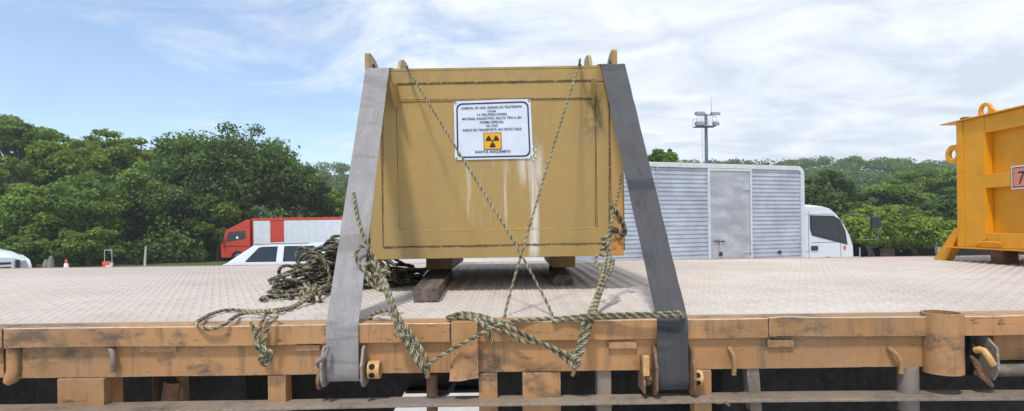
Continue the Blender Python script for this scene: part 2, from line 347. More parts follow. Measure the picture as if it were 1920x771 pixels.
# ------------------------------------------------------------------ mesh helpers
class MB:
    def __init__(s): s.v = []; s.f = []; s.mi = []
    def add(s, vs, fs, mi=0):
        o = len(s.v); s.v += [tuple(v) for v in vs]; s.f += [tuple(i+o for i in f) for f in fs]; s.mi += [mi]*len(fs); return s
    def box(s, a, b, mi=0):
        x0, y0, z0 = [min(a[i], b[i]) for i in range(3)]; x1, y1, z1 = [max(a[i], b[i]) for i in range(3)]
        return s.add([(x0,y0,z0),(x1,y0,z0),(x1,y1,z0),(x0,y1,z0),(x0,y0,z1),(x1,y0,z1),(x1,y1,z1),(x0,y1,z1)],
                     [(0,3,2,1),(4,5,6,7),(0,1,5,4),(1,2,6,5),(2,3,7,6),(3,0,4,7)], mi)
    def hexa(s, lo, hi, mi=0):
        """two rings of equal length, lo -> hi, closed"""
        n = len(lo)
        return s.add(list(lo)+list(hi), [tuple(range(n))[::-1], tuple(range(n, 2*n))]+[(i, (i+1) % n, n+(i+1) % n, n+i) for i in range(n)], mi)
    def prism(s, poly, axis, a, b, mi=0):
        """polygon in the two other axes pushed along axis from a to b"""
        def mk(p, t):
            if axis == 0: return (t, p[0], p[1])
            if axis == 1: return (p[0], t, p[1])
            return (p[0], p[1], t)
        return s.hexa([mk(p, a) for p in poly], [mk(p, b) for p in poly], mi)
    def tube(s, pts, r, n=10, mi=0, caps=True, sq=1.0):
        pts = [Vector(p) for p in pts]; k = len(pts)
        rr = r if hasattr(r, '__len__') else [r]*k
        tang = [(pts[min(i+1, k-1)]-pts[max(i-1, 0)]).normalized() for i in range(k)]
        u = tang[0].orthogonal().normalized(); vs = []
        for i in range(k):
            u = (u-tang[i]*u.dot(tang[i]))
            u = u.normalized() if u.length > 1e-6 else tang[i].orthogonal().normalized()
            w = tang[i].cross(u)
            for j in range(n):
                a = 2*math.pi*j/n; vs.append(pts[i]+(u*math.cos(a)+w*math.sin(a)*sq)*rr[i])
        fs = [(i*n+j, i*n+(j+1) % n, (i+1)*n+(j+1) % n, (i+1)*n+j) for i in range(k-1) for j in range(n)]
        if caps: fs += [tuple(range(n))[::-1], tuple((k-1)*n+j for j in range(n))]
        return s.add(vs, fs, mi)
    def ring(s, c, axis, r0, r1, a, b, n=24, arc=(0, 360), mi=0):
        """flat annulus with thickness; axis = its normal"""
        full = abs(arc[1]-arc[0]) >= 360; m_ = n if full else n+1
        vs = []
        for i in range(m_):
            t = R(arc[0]+(arc[1]-arc[0])*i/n)
            for rad, h in ((r0, a), (r1, a), (r1, b), (r0, b)):
                p = [0, 0, 0]; o = [i_ for i_ in range(3) if i_ != axis]
                p[o[0]] = c[o[0]]+rad*math.cos(t); p[o[1]] = c[o[1]]+rad*math.sin(t); p[axis] = c[axis]+h
                vs.append(tuple(p))
        fs = []
        for i in range(n if full else n):
            j = (i+1) % m_
            for q in range(4): fs.append((i*4+q, i*4+(q+1) % 4, j*4+(q+1) % 4, j*4+q))
        if not full: fs += [(0, 1, 2, 3), tuple((m_-1)*4+q for q in (3, 2, 1, 0))]
        return s.add(vs, fs, mi)
    def build(s, name, mat, parent=None, bevel=0.0, seg=2, smooth=True, world=True, sharp=35):
        me = bpy.data.meshes.new(name)
        off = Vector((0, 0, 0))
        if parent is not None and world: off = base_of(parent)
        me.from_pydata([tuple(Vector(v)-off) for v in s.v], [], s.f)
        mats = mat if isinstance(mat, (list, tuple)) else [mat]
        for q in mats: me.materials.append(q)
        if len(mats) > 1: me.polygons.foreach_set('material_index', s.mi)
        bm = bmesh.new(); bm.from_mesh(me); bmesh.ops.recalc_face_normals(bm, faces=bm.faces)
        if bevel:
            ed = [e for e in bm.edges if len(e.link_faces) == 2 and e.calc_face_angle(0) > .45]
            bmesh.ops.bevel(bm, geom=ed, offset=bevel, segments=seg, profile=.6, affect='EDGES', clamp_overlap=True)
        bm.to_mesh(me); bm.free()
        if smooth:
            me.polygons.foreach_set('use_smooth', [True]*len(me.polygons)); me.set_sharp_from_angle(angle=R(sharp))
        o = bpy.data.objects.new(name, me); COL.objects.link(o)
        if bevel and smooth:
            wm_ = o.modifiers.new('weighted', 'WEIGHTED_NORMAL'); wm_.keep_sharp = True; wm_.weight = 100
        if parent is not None: o.parent = parent
        return o
def base_of(o):
    v = Vector((0, 0, 0))
    while o is not None: v += o.location; o = o.parent
    return v
def thing(name, label, cat, loc=(0, 0, 0), group=None, rot=None):
    o = bpy.data.objects.new(name, None); COL.objects.link(o); o.location = loc; o.empty_display_size = .2
    if rot: o.rotation_euler = rot
    tag(o, label, cat, group); return o
def tag(o, label=None, cat=None, group=None, kind=None):
    if label: o['label'] = label
    if cat: o['category'] = cat
    if group: o['group'] = group
    if kind: o['kind'] = kind
    return o
def catmull(pts, step):
    pts = [Vector(p) for p in pts]; q = [2*pts[0]-pts[1]]+pts+[2*pts[-1]-pts[-2]]; dense = []
    for i in range(1, len(q)-2):
        p0, p1, p2, p3 = q[i-1:i+3]; n = max(2, int((p2-p1).length/step*2)+1)
        for k in range(n):
            t = k/n
            dense.append(.5*((2*p1)+(p2-p0)*t+(2*p0-5*p1+4*p2-p3)*t*t+(3*p1-p0-3*p2+p3)*t**3))
    dense.append(pts[-1]); outp = [dense[0]]; acc = 0
    for a, b in zip(dense, dense[1:]):
        acc += (b-a).length
        if acc >= step: outp.append(b); acc = 0
    outp.append(dense[-1]); return outp
def rope_mesh(mb, pts, rad=.0075, pitch=.052, per=9, sides=5, ph=0.0):
    """three-strand laid rope along a curve"""
    c = np.array(catmull(pts, pitch/per)); k = len(c)
    t = np.gradient(c, axis=0); t /= np.linalg.norm(t, axis=1)[:, None]+1e-9
    u = np.zeros_like(c); a = np.cross(t[0], (0, 0, 1)); a = a if np.linalg.norm(a) > .05 else np.cross(t[0], (1, 0, 0)); u[0] = a/np.linalg.norm(a)
    for i in range(1, k):
        x = u[i-1]-t[i]*np.dot(u[i-1], t[i]); u[i] = x/(np.linalg.norm(x)+1e-9)
    w = np.cross(t, u); s = np.concatenate([[0], np.cumsum(np.linalg.norm(np.diff(c, axis=0), axis=1))])
    for q in range(3):
        al = 2*math.pi*(s/pitch)+q*2*math.pi/3+ph
        n1_ = u*np.cos(al)[:, None]+w*np.sin(al)[:, None]; n2_ = -u*np.sin(al)[:, None]+w*np.cos(al)[:, None]
        ctr = c+n1_*rad*.50; vs = np.zeros((k, sides, 3))
        for j in range(sides):
            b = 2*math.pi*j/sides; vs[:, j] = ctr+(n1_*math.cos(b)+n2_*math.sin(b))*rad*.58
        fs = [(i*sides+j, i*sides+(j+1) % sides, (i+1)*sides+(j+1) % sides, (i+1)*sides+j) for i in range(k-1) for j in range(sides)]
        fs += [tuple(range(sides))[::-1], tuple((k-1)*sides+j for j in range(sides))]
        mb.add(vs.reshape(-1, 3).tolist(), fs, q)
def text_mesh(name, body, size, mat, parent, fn, width=None, bold=.0, loc=(0, 0)):
    """flat lettering; fn maps the text's own x, y to a point in the parent's space"""
    cu = bpy.data.curves.new(name, 'FONT'); cu.body = body; cu.size = size; cu.align_x = 'CENTER'; cu.offset = bold; cu.resolution_u = 3
    tmp = bpy.data.objects.new(name+'_curve', cu); COL.objects.link(tmp)
    bpy.context.view_layer.update()
    me = bpy.data.meshes.new_from_object(tmp.evaluated_get(bpy.context.evaluated_depsgraph_get()))
    bpy.data.objects.remove(tmp); bpy.data.curves.remove(cu)
    xs = [v.co.x for v in me.vertices]; k = 1.0
    if width: k = width/(max(xs)-min(xs))
    mid = (max(xs)+min(xs))/2
    for v in me.vertices: v.co = fn((v.co.x-mid)*k+loc[0], v.co.y+loc[1])
    me.materials.append(mat); me.name = name
    o = bpy.data.objects.new(name, me); COL.objects.link(o); o.parent = parent; return o

# ------------------------------------------------------------------ ground and hills
from mathutils import noise as mnoise
def ground_z(x, y):
    z = 0.0
    if y > 15: z -= .02*(min(y, 62)-15)
    if y > 66:
        t = min(1, (y-66)/110); t = t*t*(3-2*t)
        z += t*(18.0+2.6*mnoise.noise((x*.012+3.7, 1.3, 0))+1.2*mnoise.noise((x*.05, y*.03, 2)))
    return z
def sheet(name, xs, ys, mat, lift=0.0, clip=None):
    vs = [(x, y, ground_z(x, y)+lift) for y in ys for x in xs]; nx = len(xs)
    fs = [(j*nx+i, j*nx+i+1, (j+1)*nx+i+1, (j+1)*nx+i) for j in range(len(ys)-1) for i in range(nx-1)]
    b = MB().add(vs, fs); o = b.build(name, mat); tag(o, kind='structure'); return o
GX = sorted(set([-900, -600, -420]+list(range(-300, 301, 12))+[420, 600, 900]))
sheet('ground', GX, [-300, -150, -80, -40, -20, 0, 10, 15, 20, 26, 32, 40, 50, 62, 66], M['concrete'])
sheet('hillside', GX, [66, 72, 80, 90, 100, 112, 124, 136, 148, 160, 170, 178, 240, 400, 900], M['grass'], -.02)
gv = MB(); xs = list(range(-300, 301, 6)); ys = [30.0, 34, 38, 44, 50, 56, 62, 66]
vs = [(x, y+((1.2*mnoise.noise((x*.13, 0, 0))+(0 if x < -13 else 3.9 if y > 33 else 7.2)) if y < 36 else 0), ground_z(x, y)+(.012 if not -11 < x < 14 else -.3)) for y in ys for x in xs]
gv.add(vs, [(j*len(xs)+i, j*len(xs)+i+1, (j+1)*len(xs)+i+1, (j+1)*len(xs)+i) for j in range(len(ys)-1) for i in range(len(xs)-1)])
tag(gv.build('grass_verge', M['grass']), kind='structure')

# ------------------------------------------------------------------ trailer
DZ = 1.75-.2896          # top of the edge rail
Y0, Y1 = 1.77, 4.70      # near and far edge
TX0, TX1 = -6.2, 6.6
trailer = thing('flatbed_trailer', 'ochre steel flatbed trailer with a pale tread-plate deck carrying the tan case', 'trailer', (0, 3.2, 0))
def tp(name, mb, mat='trailer', bevel=.003, parent=None, **k): return mb.build(name, M[mat] if isinstance(mat, str) else mat, parent or trailer, bevel=bevel, **k)
deck = tp('deck', MB().box((TX0, Y0+.072, DZ-.012), (TX1, Y1-.06, DZ+.004)), 'deck', 0)
# raised lozenges of the tread plate
n_x, n_y = int(8.8/.034), int((Y1-Y0-.15)/.034)
ix, iy = np.meshgrid(np.arange(n_x), np.arange(n_y)); ix = ix.ravel(); iy = iy.ravel()
cx = -4.3+ix*.034+(iy % 2)*.017; cy = Y0+.085+iy*.034; sg = np.where((ix+iy) % 2 == 0, 1, -1)
ang = sg*R(38); L_, w_, h_ = .0125, .0048, .0040
base = np.array([(-L_, 0, 0), (0, -w_, 0), (L_, 0, 0), (0, w_, 0), (-L_*.45, 0, h_), (L_*.45, 0, h_)])
ca, sa = np.cos(ang), np.sin(ang)
V = np.zeros((len(cx), 6, 3)); V[:, :, 0] = cx[:, None]+base[None, :, 0]*ca[:, None]-base[None, :, 1]*sa[:, None]
V[:, :, 1] = cy[:, None]+base[None, :, 0]*sa[:, None]+base[None, :, 1]*ca[:, None]; V[:, :, 2] = DZ+.004+base[None, :, 2]
V[:, :, 1] -= 3.2
me = bpy.data.meshes.new('tread_pattern'); fl = np.array([(0, 1, 5, 4), (1, 2, 5, 5), (2, 3, 4, 5), (3, 0, 4, 4)])
fs = []
for q in range(len(cx)):
    o = q*6; fs += [(o, o+1, o+4), (o+1, o+5, o+4), (o+1, o+2, o+5), (o+2, o+3, o+5), (o+3, o+4, o+5), (o+3, o, o+4)]
me.from_pydata(V.reshape(-1, 3).tolist(), [], fs); me.materials.append(M['deck'])
tr_o = bpy.data.objects.new('tread_pattern', me); COL.objects.link(tr_o); tr_o.parent = deck
tag(tr_o, kind='stuff')
def xw(px, d=Y0): return P(px, 600, d).x
def zw(py, px=960, d=Y0): return P(px, py, d).z
def wav(x, a=.0025, s=1.0): return a*mnoise.noise((x*1.7+s, s, 0))+a*.5*mnoise.noise((x*6+s, 0, s))
def rail(name, xa, xb, depth0=0.0, mat='trailer', sag=None):
    """angle-iron edge: top flange and face, a little knocked about"""
    n = max(4, int((xb-xa)/.03)); th = .008; vs = []
    for i in range(n+1):
        x = xa+(xb-xa)*i/n; dz = wav(x, .0028, 3.0)*1.0+(sag(x) if sag else 0); dy = wav(x, .004, 8.0)+depth0; zt = DZ+dz
        for (y, z) in ((Y0+.085, DZ+.001), (Y0+dy, zt), (Y0+dy-.0005+wav(x, .002, 5), zt-.058+wav(x, .002, 6)), (Y0+dy+th, zt-.058+wav(x, .002, 6)), (Y0+dy+th, zt-th), (Y0+.085, DZ-th)):
            vs.append((x, y, z))
    fs = [(i*6+j, i*6+(j+1) % 6, (i+1)*6+(j+1) % 6, (i+1)*6+j) for i in range(n) for j in range(6)]+[tuple(range(6)), tuple(n*6+j for j in range(6))[::-1]]
    return tp(name, MB().add(vs, fs), mat, .0022)
XJ = xw(1441)
def sagj(x): return .006*math.exp(-((x-XJ-.02)/.10)**2*1.0)*(1 if x > XJ else .4)-.004*math.exp(-((x-XJ)/.03)**2)
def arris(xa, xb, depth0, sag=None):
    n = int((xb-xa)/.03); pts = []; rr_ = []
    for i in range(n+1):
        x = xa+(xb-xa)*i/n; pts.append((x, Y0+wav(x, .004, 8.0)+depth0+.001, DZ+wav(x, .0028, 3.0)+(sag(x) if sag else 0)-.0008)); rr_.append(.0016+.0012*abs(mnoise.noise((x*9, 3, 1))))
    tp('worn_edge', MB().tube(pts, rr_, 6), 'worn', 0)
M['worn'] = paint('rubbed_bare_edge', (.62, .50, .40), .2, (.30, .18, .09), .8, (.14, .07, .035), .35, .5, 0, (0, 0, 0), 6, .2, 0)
rail('edge_rail', TX0, xw(4)); rail('edge_rail', xw(9), xw(845)-.003, -.004)
rail('edge_rail', xw(845), XJ-.001, 0); rail('edge_rail', XJ+.001, xw(1752), -.003, 'trailer', sagj); rail('edge_rail', xw(1808), TX1, .004)
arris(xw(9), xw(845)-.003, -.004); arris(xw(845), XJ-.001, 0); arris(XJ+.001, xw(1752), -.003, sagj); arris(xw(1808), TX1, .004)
tag(tp('edge_rail', MB().box((TX0, Y1-.06, DZ-.06), (TX1, Y1, DZ+.006))))
# long channel under the rail
YB = Y0+.014
ztop, zbot = zw(640), zw(700)
def chan(name, xa, xb, z0, z1, y, mat='trailer'):
    n = max(4, int((xb-xa)/.06)); vs = []
    for i in range(n+1):
        x = xa+(xb-xa)*i/n; e = wav(x, .003, 12)
        for (yy, z) in ((y+e, z1), (y+e, z0+wav(x, .0015, 2)), (y+.05, z0+wav(x, .0015, 2)), (y+.05, z1)): vs.append((x, yy, z))
    fs = [(i*4+j, i*4+(j+1) % 4, (i+1)*4+(j+1) % 4, (i+1)*4+j) for i in range(n) for j in range(4)]+[(0, 1, 2, 3), tuple(n*4+j for j in (3, 2, 1, 0))]
    return tp(name, MB().add(vs, fs), mat, .003)
chan('side_beam', xw(34, YB), xw(1738, YB), zbot, DZ-.009, YB)
chan('side_beam', TX0, xw(0, YB), zbot, DZ-.009, YB+.01)
chan('side_beam', xw(1862, YB+.06), TX1, zw(676, 1890, YB+.06), DZ-.009, YB+.06)
b = MB()
for k in range(18):
    z = zbot+.006+k*.005; b.tube([(xw(36, YB)+.004*random.random(), YB-.001, z), (xw(36, YB)+.006*random.random(), YB-.002, z+.004)], .004+.002*random.random(), 5)
tp('weld_bead', b, 'weld', 0)
# lashing tabs welded below the rail
for (pa, pb, ya, yb) in ((258, 328, 649, 661), (551, 598, 647, 659), (1141, 1194, 641, 655), (1440, 1489, 637, 652)):
    tp('lashing_tab', MB().box((xw(pa), Y0+.004, zw(yb, pa)), (xw(pb), YB+.01, zw(ya, pa)-.002)), 'trailer', .002)
# rub rail: flat bar standing off below
def rub_z(x):
    return zw(760, 960, 1.72)+.004*math.sin(x*1.9+.6)+.006*mnoise.noise((x*1.1, 4, 2))
def bar(xa, xb):
    n = 90; vs = []
    for i in range(n+1):
        x = xa+(xb-xa)*i/n; z = rub_z(x); e = .006*mnoise.noise((x*1.6, 9, 1)); tw = .006*mnoise.noise((x*1.3, 5, 7))
        for (y, dz) in ((1.72+e, -.006), (1.72+e, .003), (1.806+e*.5, .003+tw), (1.806+e*.5, -.006+tw)): vs.append((x, y, z+dz))
    fs = [(i*4+j, i*4+(j+1) % 4, (i+1)*4+(j+1) % 4, (i+1)*4+j) for i in range(n) for j in range(4)]+[(0, 1, 2, 3), tuple(n*4+j for j in (3, 2, 1, 0))]
    return tp('rub_rail', MB().add(vs, fs), 'trailer_dusty', .0025)
bar(TX0, TX1)
zr = zw(760, 960, 1.72)
for (pa, pb, yy, th, mat) in ((105, 193, 1.776, .09, 'trailer'), (500, 534, 1.776, .05, 'trailer'), (896, 931, 1.776, .05, 'trailer'), (978, 1050, 1.776, .09, 'trailer'),
                              (1118, 1145, 1.80, .05, 'trailer_dusty'), (1300, 1333, 1.778, .05, 'trailer')):
    x0_, x1_ = xw(pa, yy), xw(pb, yy); zt_ = zbot-.001 if yy < 1.79 else zbot+.01
    sl = .0
    b = MB().hexa([(x0_, yy, zr-.055), (x1_, yy, zr-.055), (x1_, yy+th, zr-.055), (x0_, yy+th, zr-.055)], [(x0_-sl, yy, zt_), (x1_, yy, zt_), (x1_, yy+th, zt_), (x0_-sl, yy+th, zt_)])
    tp('stake_post', b, mat, .004)
b = MB().hexa([(xw(1406, 1.79), 1.79, zr-.05), (xw(1427, 1.79), 1.79, zr-.05), (xw(1427, 1.79), 1.83, zr-.05), (xw(1406, 1.79), 1.83, zr-.05)], [(xw(1398, 1.79), 1.79, zbot+.01), (xw(1422, 1.79), 1.79, zbot+.01), (xw(1422, 1.79), 1.83, zbot+.01), (xw(1398, 1.79), 1.83, zbot+.01)])
tp('stake_post', b, 'trailer_dusty', .003)
tp('stake_post', MB().tube([(xw(1707), 1.785, zr-.05), (xw(1707), 1.785, zbot+.002)], .029, 20), 'trailer_dusty', 0)
for px_ in (-120, 2050, -420, 2300): tp('stake_post', MB().box((xw(px_)-.03, 1.75, zr-.05), (xw(px_)+.03, 1.81, zbot)), 'trailer', .004)
# bent pocket plate in front of rail and channel
xa, xb = xw(846, 1.75), xw(895, 1.75)
vs = []
prof = [(604, 0), (640, 0), (680, .002), (705, .006), (713, .016)]
for (py, o_) in prof:
    for i in range(7):
        t = i/6; bul = .010*math.sin(math.pi*t)*(py > 650)+o_*(1-t)*.9
        vs.append((xa+(xb-xa)*t-(.008*(py-650)/60*(1-t) if py > 650 else 0), 1.757-bul+.004*math.cos(t*9), zw(py, 870, 1.757)+(.006*t if py > 700 else 0)))
fs = [(j*7+i, j*7+i+1, (j+1)*7+i+1, (j+1)*7+i) for j in range(4) for i in range(6)]
n = len(vs); vs += [(v[0], 1.80, v[2]) for v in vs]; fs += [tuple(i+n for i in f) for f in fs]
edge = [0,1,2,3,4,5,6,13,20,27,34,33,32,31,30,29,28,21,14,7]
fs += [(edge[i], edge[(i+1) % 20], edge[(i+1) % 20]+n, edge[i]+n) for i in range(20)]
tp('stake_pocket', MB().add(vs, fs), 'trailer', 0)
# round stake pocket (open pipe)
pc = xw(1775, 1.755); pr = .0545
b = MB().ring((pc, 1.775, zw(698, 1775)), 2, pr-.007, pr, 0, zw(586, 1775)-zw(698, 1775), 40)
pipe = tp('pipe_stake_pocket', b, 'trailer', 0)
b = MB()
for k in range(14): b.tube([(xw(1752)+.003*random.random(), 1.757, zw(604, 1752)-k*.0042), (xw(1755), 1.756, zw(604, 1752)-k*.0042-.003)], .0035+.0015*random.random(), 5)
tp('weld_bead', b, 'trailer', 0)
# left bracket with tapered foot
b = MB().tube([(xw(15), 1.80, zw(650, 15)), (xw(15), 1.80, zw(700, 15)), (xw(8), 1.79, zw(714, 8)), (xw(2), 1.785, zw(722, 8))], [.026, .026, .020, .010], 16)
tp('pocket_foot', b, 'trailer', 0)
# rope hooks
def hook(pts, r=.007, mat='trailer'):
    tp('rope_hook', MB().tube(catmull([P(*q) for q in pts], .008), r, 9), mat, 0)
hook([(1364, 652, 1.80), (1369, 655, 1.775), (1377, 672, 1.765), (1377, 690, 1.765), (1376, 703, 1.768)])
hook([(1663, 652, 1.80), (1669, 655, 1.775), (1684, 668, 1.765), (1690, 685, 1.765), (1689, 700, 1.768)])
hook([(203, 654, 1.80), (208, 655, 1.775), (212, 668, 1.768), (212, 684, 1.768), (212, 698, 1.772)], .008, 'trailer_dusty')
tp('hook_plate', MB().box(P(200, 653, 1.792), P(222, 664, 1.80)), 'scuffed', .002)
hook([(791, 690, 1.80), (799, 692, 1.775), (802, 699, 1.765), (801, 708, 1.768)])
hook([(1074, 683, 1.80), (1076, 686, 1.775), (1076, 697, 1.765), (1073, 704, 1.77)], .006)
tp('weld_scrap', MB().tube(catmull([P(1330, 752, 1.745), P(1336, 747, 1.735), P(1345, 756, 1.722), P(1358, 754, 1.72), P(1368, 761, 1.718)], .01), .004, 6), 'rusty', 0)
# winches: left, right and the one past the pipe
def winch(pl, pr_, pyt, pyb, capside, ps):
    """two side plates, drum with webbing, toothed wheel and barred cap (pixel extents on the near edge)"""
    yc = 1.79; zc = zw((pyt+pyb)/2+14, pl)
    w = MB(); 
    wo = None
    for k, px in enumerate((pl, pr_)):
        x = xw(px, 1.76); b = MB(); sgn = -1 if k == 0 else 1
        poly = [(1.742, zw(pyb, px)+.004), (1.729, zw(pyb, px)+.02), (1.727, zw(pyb, px)+.05), (1.724, zw(pyt, px)-.055), (1.734, zw(pyt, px)-.045), (1.750, zw(pyt, px)-.010), (1.77, zw(pyt, px)-.002), (1.81, zw(pyt, px)-.002), (1.83, zw(pyb, px)+.03), (1.80, zw(pyb, px)), (1.755, zw(pyb, px)-.002)]
        b.prism(poly, 0, x-.004, x+.004)
        p = tp('winch_plate', b, 'scuffed' if pl < 900 else 'rusty', .0015)
        if wo is None: wo = p
    tp('winch_drum', MB().tube([(xw(pl, 1.76)-.02, 1.785, zw(pyb, pl)+.038), (xw(pr_, 1.76)+.03, 1.785, zw(pyb, pl)+.038)], .018, 16), 'rusty', 0)
    # capstan end with drilled holes
    xk = xw(pr_, 1.75)+.008; cyc = 1.775; czc = zw(capside[1], capside[0]); rad = capside[2]; ln = capside[3]
    cap = tp('winch_cap', MB().ring((xk, cyc, czc), 0, rad*.62, rad, 0, ln, 28), 'brightmetal', .0015)
    tp('cap_core', MB().tube([(xk-.01, cyc, czc), (xk+ln*.6, cyc, czc)], rad*.60, 16), 'rusty', 0, cap)
    for (dx, an) in ((.42, 148), (.42, 205)):
        a = R(an); dirv = Vector((0, math.cos(a), math.sin(a))); c0 = Vector((xk+ln*dx, cyc, czc))
        tp('bar_hole', MB().tube([c0+dirv*(rad-.004), c0+dirv*(rad+.0006)], rad*.34, 14), 'under', 0, cap)
    return wo
winch(608, 680, 652, 722, (694, 695, .026), .0) if False else None
def winches():
    winch(607, 681, 646, 722, (697, 694, .027, .036), 0)
    winch(1226, 1296, 648, 738, (1318, 709, .024, .028), 0)
winches()
# ratchet wheel and pawl left of each drum
for (pcx, pcy) in ((1213, 715), ):
    c = P(pcx, pcy-14, 1.77); b = MB(); pts = []
    for i in range(24):
        a = 2*math.pi*i/24; r_ = .036 if i % 2 else .029; pts.append((c.y+r_*math.cos(a), c.z+r_*math.sin(a)))
    b.prism(pts, 0, c.x-.008, c.x+.006); tp('ratchet_wheel', b, 'rusty', .001)
    tp('ratchet_pawl', MB().box(P(1206, 668, 1.728), P(1216, 703, 1.745)), 'brightmetal', .003)
    tp('ratchet_plate', MB().prism([(1.735, c.z-.05), (1.735, c.z+.03), (1.76, c.z+.055), (1.82, c.z+.055), (1.82, c.z-.05)], 0, c.x-.018, c.x-.012), 'rusty', .001)
tp('ratchet_pawl', MB().tube([P(616, 650, 1.742), P(609, 668, 1.732), P(594, 680, 1.738), P(598, 690, 1.745)], [.005, .007, .006, .004], 8), 'scuffed', 0)
tp('ratchet_wheel', MB().tube([P(598, 712, 1.78), P(604, 712, 1.78)], .030, 14), 'rusty', 0)
# mechanism past the round pocket
tp('winch_plate', MB().prism([(1.76, zw(712, 1860)), (1.74, zw(690, 1860)), (1.745, zw(650, 1860)), (1.79, zw(630, 1860)), (1.84, zw(630, 1860)), (1.84, zw(712, 1860))], 0, xw(1862, 1.76)-.004, xw(1862, 1.76)+.004), 'scuffed', .0015)
tp('winch_plate', MB().prism([(1.79, zw(710, 1830)), (1.77, zw(660, 1830)), (1.80, zw(632, 1830)), (1.84, zw(632, 1830)), (1.84, zw(710, 1830))], 0, xw(1826, 1.78)-.004, xw(1826, 1.78)+.004), 'under', .0015)
tp('ratchet_pawl', MB().tube(catmull([P(1829, 657, 1.765), P(1842, 656, 1.745), P(1852, 668, 1.735), P(1862, 684, 1.735)], .01), .010, 10), 'brightmetal', 0)
b = MB()
for i in range(7): b.tube(catmull([P(1820+i*3, 668+i*6, 1.775-.003*i), P(1835+i*3, 682+i*6, 1.76), P(1848+i*2, 700+i*4, 1.77)], .01), .006, 6)
tp('ratchet_springs', b, 'rusty', 0)
tp('winch_shaft', MB().tube([P(1862, 695, 1.80), P(1990, 692, 1.80)], .019, 18), 'trailer_dusty', 0)
# underframe
UZ = DZ-.02
def long_beam(y, prof_):
    vs = []
    poly = [(TX0, UZ)]+[(x, z) for (x, z) in prof_]+[(TX1, UZ)]
    tp('main_beam', MB().prism(poly, 1, y, y+.02), 'under', 0)
    for (xa_, za), (xb_, zb) in zip(prof_, prof_[1:]):
        if abs(xb_-xa_) > .3: tp('beam_flange', MB().box((xa_, y-.06, min(za, zb)-.012), (xb_, y+.08, min(za, zb)-.001)), 'under', 0)
xg0, xg1 = P(765, 740, 2.45).x, P(903, 740, 2.45).x
long_beam(2.45, [(TX0, .92), (xg0-.1, .92), (xg0, 1.085), (xg1, 1.085), (xg1+.06, .92), (TX1, .92)])
long_beam(3.95, [(TX0, .86), (TX1, .86)])
for i in range(25):
    x = TX0+.25+i*.51; tp('cross_member', MB().box((x-.03, YB+.052, UZ-.10), (x+.03, Y1-.08, UZ-.002)), 'under', 0)
# storage boxes that hang below
tp('tool_box', MB().box((P(100, 740, 2.2).x, 2.12, .75), (P(480, 740, 2.2).x, 2.40, 1.25)), 'under', .01)
tp('tool_box', MB().box((P(1340, 740, 2.2).x, 2.12, .75), (P(1900, 740, 2.2).x, 2.40, 1.24)), 'under', .01)
b = MB().tube([P(325, 715, 2.0), P(318, 771, 2.0)], .03, 10); tp('air_pipe', b, 'rusty', 0)
tp('brace', MB().box(P(330, 706, 2.0), P(356, 790, 2.04)), 'rusty', .003)
tp('brace', MB().box(P(285, 700, 1.98), P(300, 790, 2.02)), 'rusty', .003)
tp('prop_post', MB().tube([P(810, 700, 1.86), P(811, 820, 1.86)], .018, 14), 'rusty', 0)
tp('air_hose', MB().tube(catmull([P(818, 705, 1.95), P(816, 735, 1.95), P(826, 742, 1.94), P(842, 734, 1.93), P(852, 718, 1.93), P(856, 700, 1.95)], .02), .008, 8), 'black', 0)
# wheels and landing leg, out of sight but they carry the deck
for wx in (-5.4, -4.2):
    for wy in (2.05, 4.40):
        b = MB(); prof_ = [(.30, -.13), (.44, -.15), (.50, -.12), (.51, 0), (.50, .12), (.44, .15), (.30, .13)]; n = 32; vs = []
        for i in range(n):
            a = 2*math.pi*i/n
            for (r_, o_) in prof_: vs.append((wx+r_*math.cos(a), wy+o_, .51+r_*math.sin(a)))
        b.add(vs, [(i*7+j, i*7+j+1, ((i+1) % n)*7+j+1, ((i+1) % n)*7+j) for i in range(n) for j in range(6)])
        wh = tp('wheel', b, 'black', 0)
        tp('rim', MB().tube([(wx, wy-.08, .51), (wx, wy+.08, .51)], .305, 24), 'trailer_dusty', .004, wh)
    tp('axle', MB().tube([(wx, 2.0, .51), (wx, 4.45, .51)], .06, 12), 'under', 0)
    for yy in (2.46, 3.96): tp('spring_hanger', MB().box((wx-.25, yy-.03, .50), (wx+.25, yy+.05, .93)), 'under', 0)
for yy in (2.46, 3.96):
    tp('landing_leg', MB().box((5.2, yy-.06, 0.03), (5.34, yy+.08, .93)), 'under', .005); tp('landing_foot', MB().box((5.1, yy-.14, 0), (5.44, yy+.16, .03)), 'under', .004)

# ------------------------------------------------------------------ tan steel case
YF = 2.55; bl, br, tl, tr = P(697, 487, YF), P(1170, 479, YF), P(695, 130, YF), P(1168, 121, YF)
tilt = math.atan2(br.z-bl.z, br.x-bl.x)
mid = (bl+br)/2; BW = (br-bl).length; BH = ((tl+tr)/2-mid).length; BD = 1.42
case = thing('steel_case', 'tan welded steel case with a radiation warning sign, strapped down on skids', 'case', (mid.x, YF, DZ+.004), rot=(0, -tilt, 0))
CZ0 = mid.z-(DZ+.004)       # underside above the deck
def L(px, py, off=0.0):
    """photo pixel on the case's front plane -> case space (x right, y back, z up from underside)"""
    p = P(px, py, YF)-mid; c_, s_ = math.cos(tilt), math.sin(tilt)
    return Vector((p.x*c_+p.z*s_, off, -p.x*s_+p.z*c_+CZ0))
def cp(name, mb, mat='box', bevel=.003, parent=None, **k): return mb.build(name, M[mat], parent or case, bevel=bevel, world=False, **k)
hw = BW/2; Z0 = CZ0; Z1 = CZ0+BH
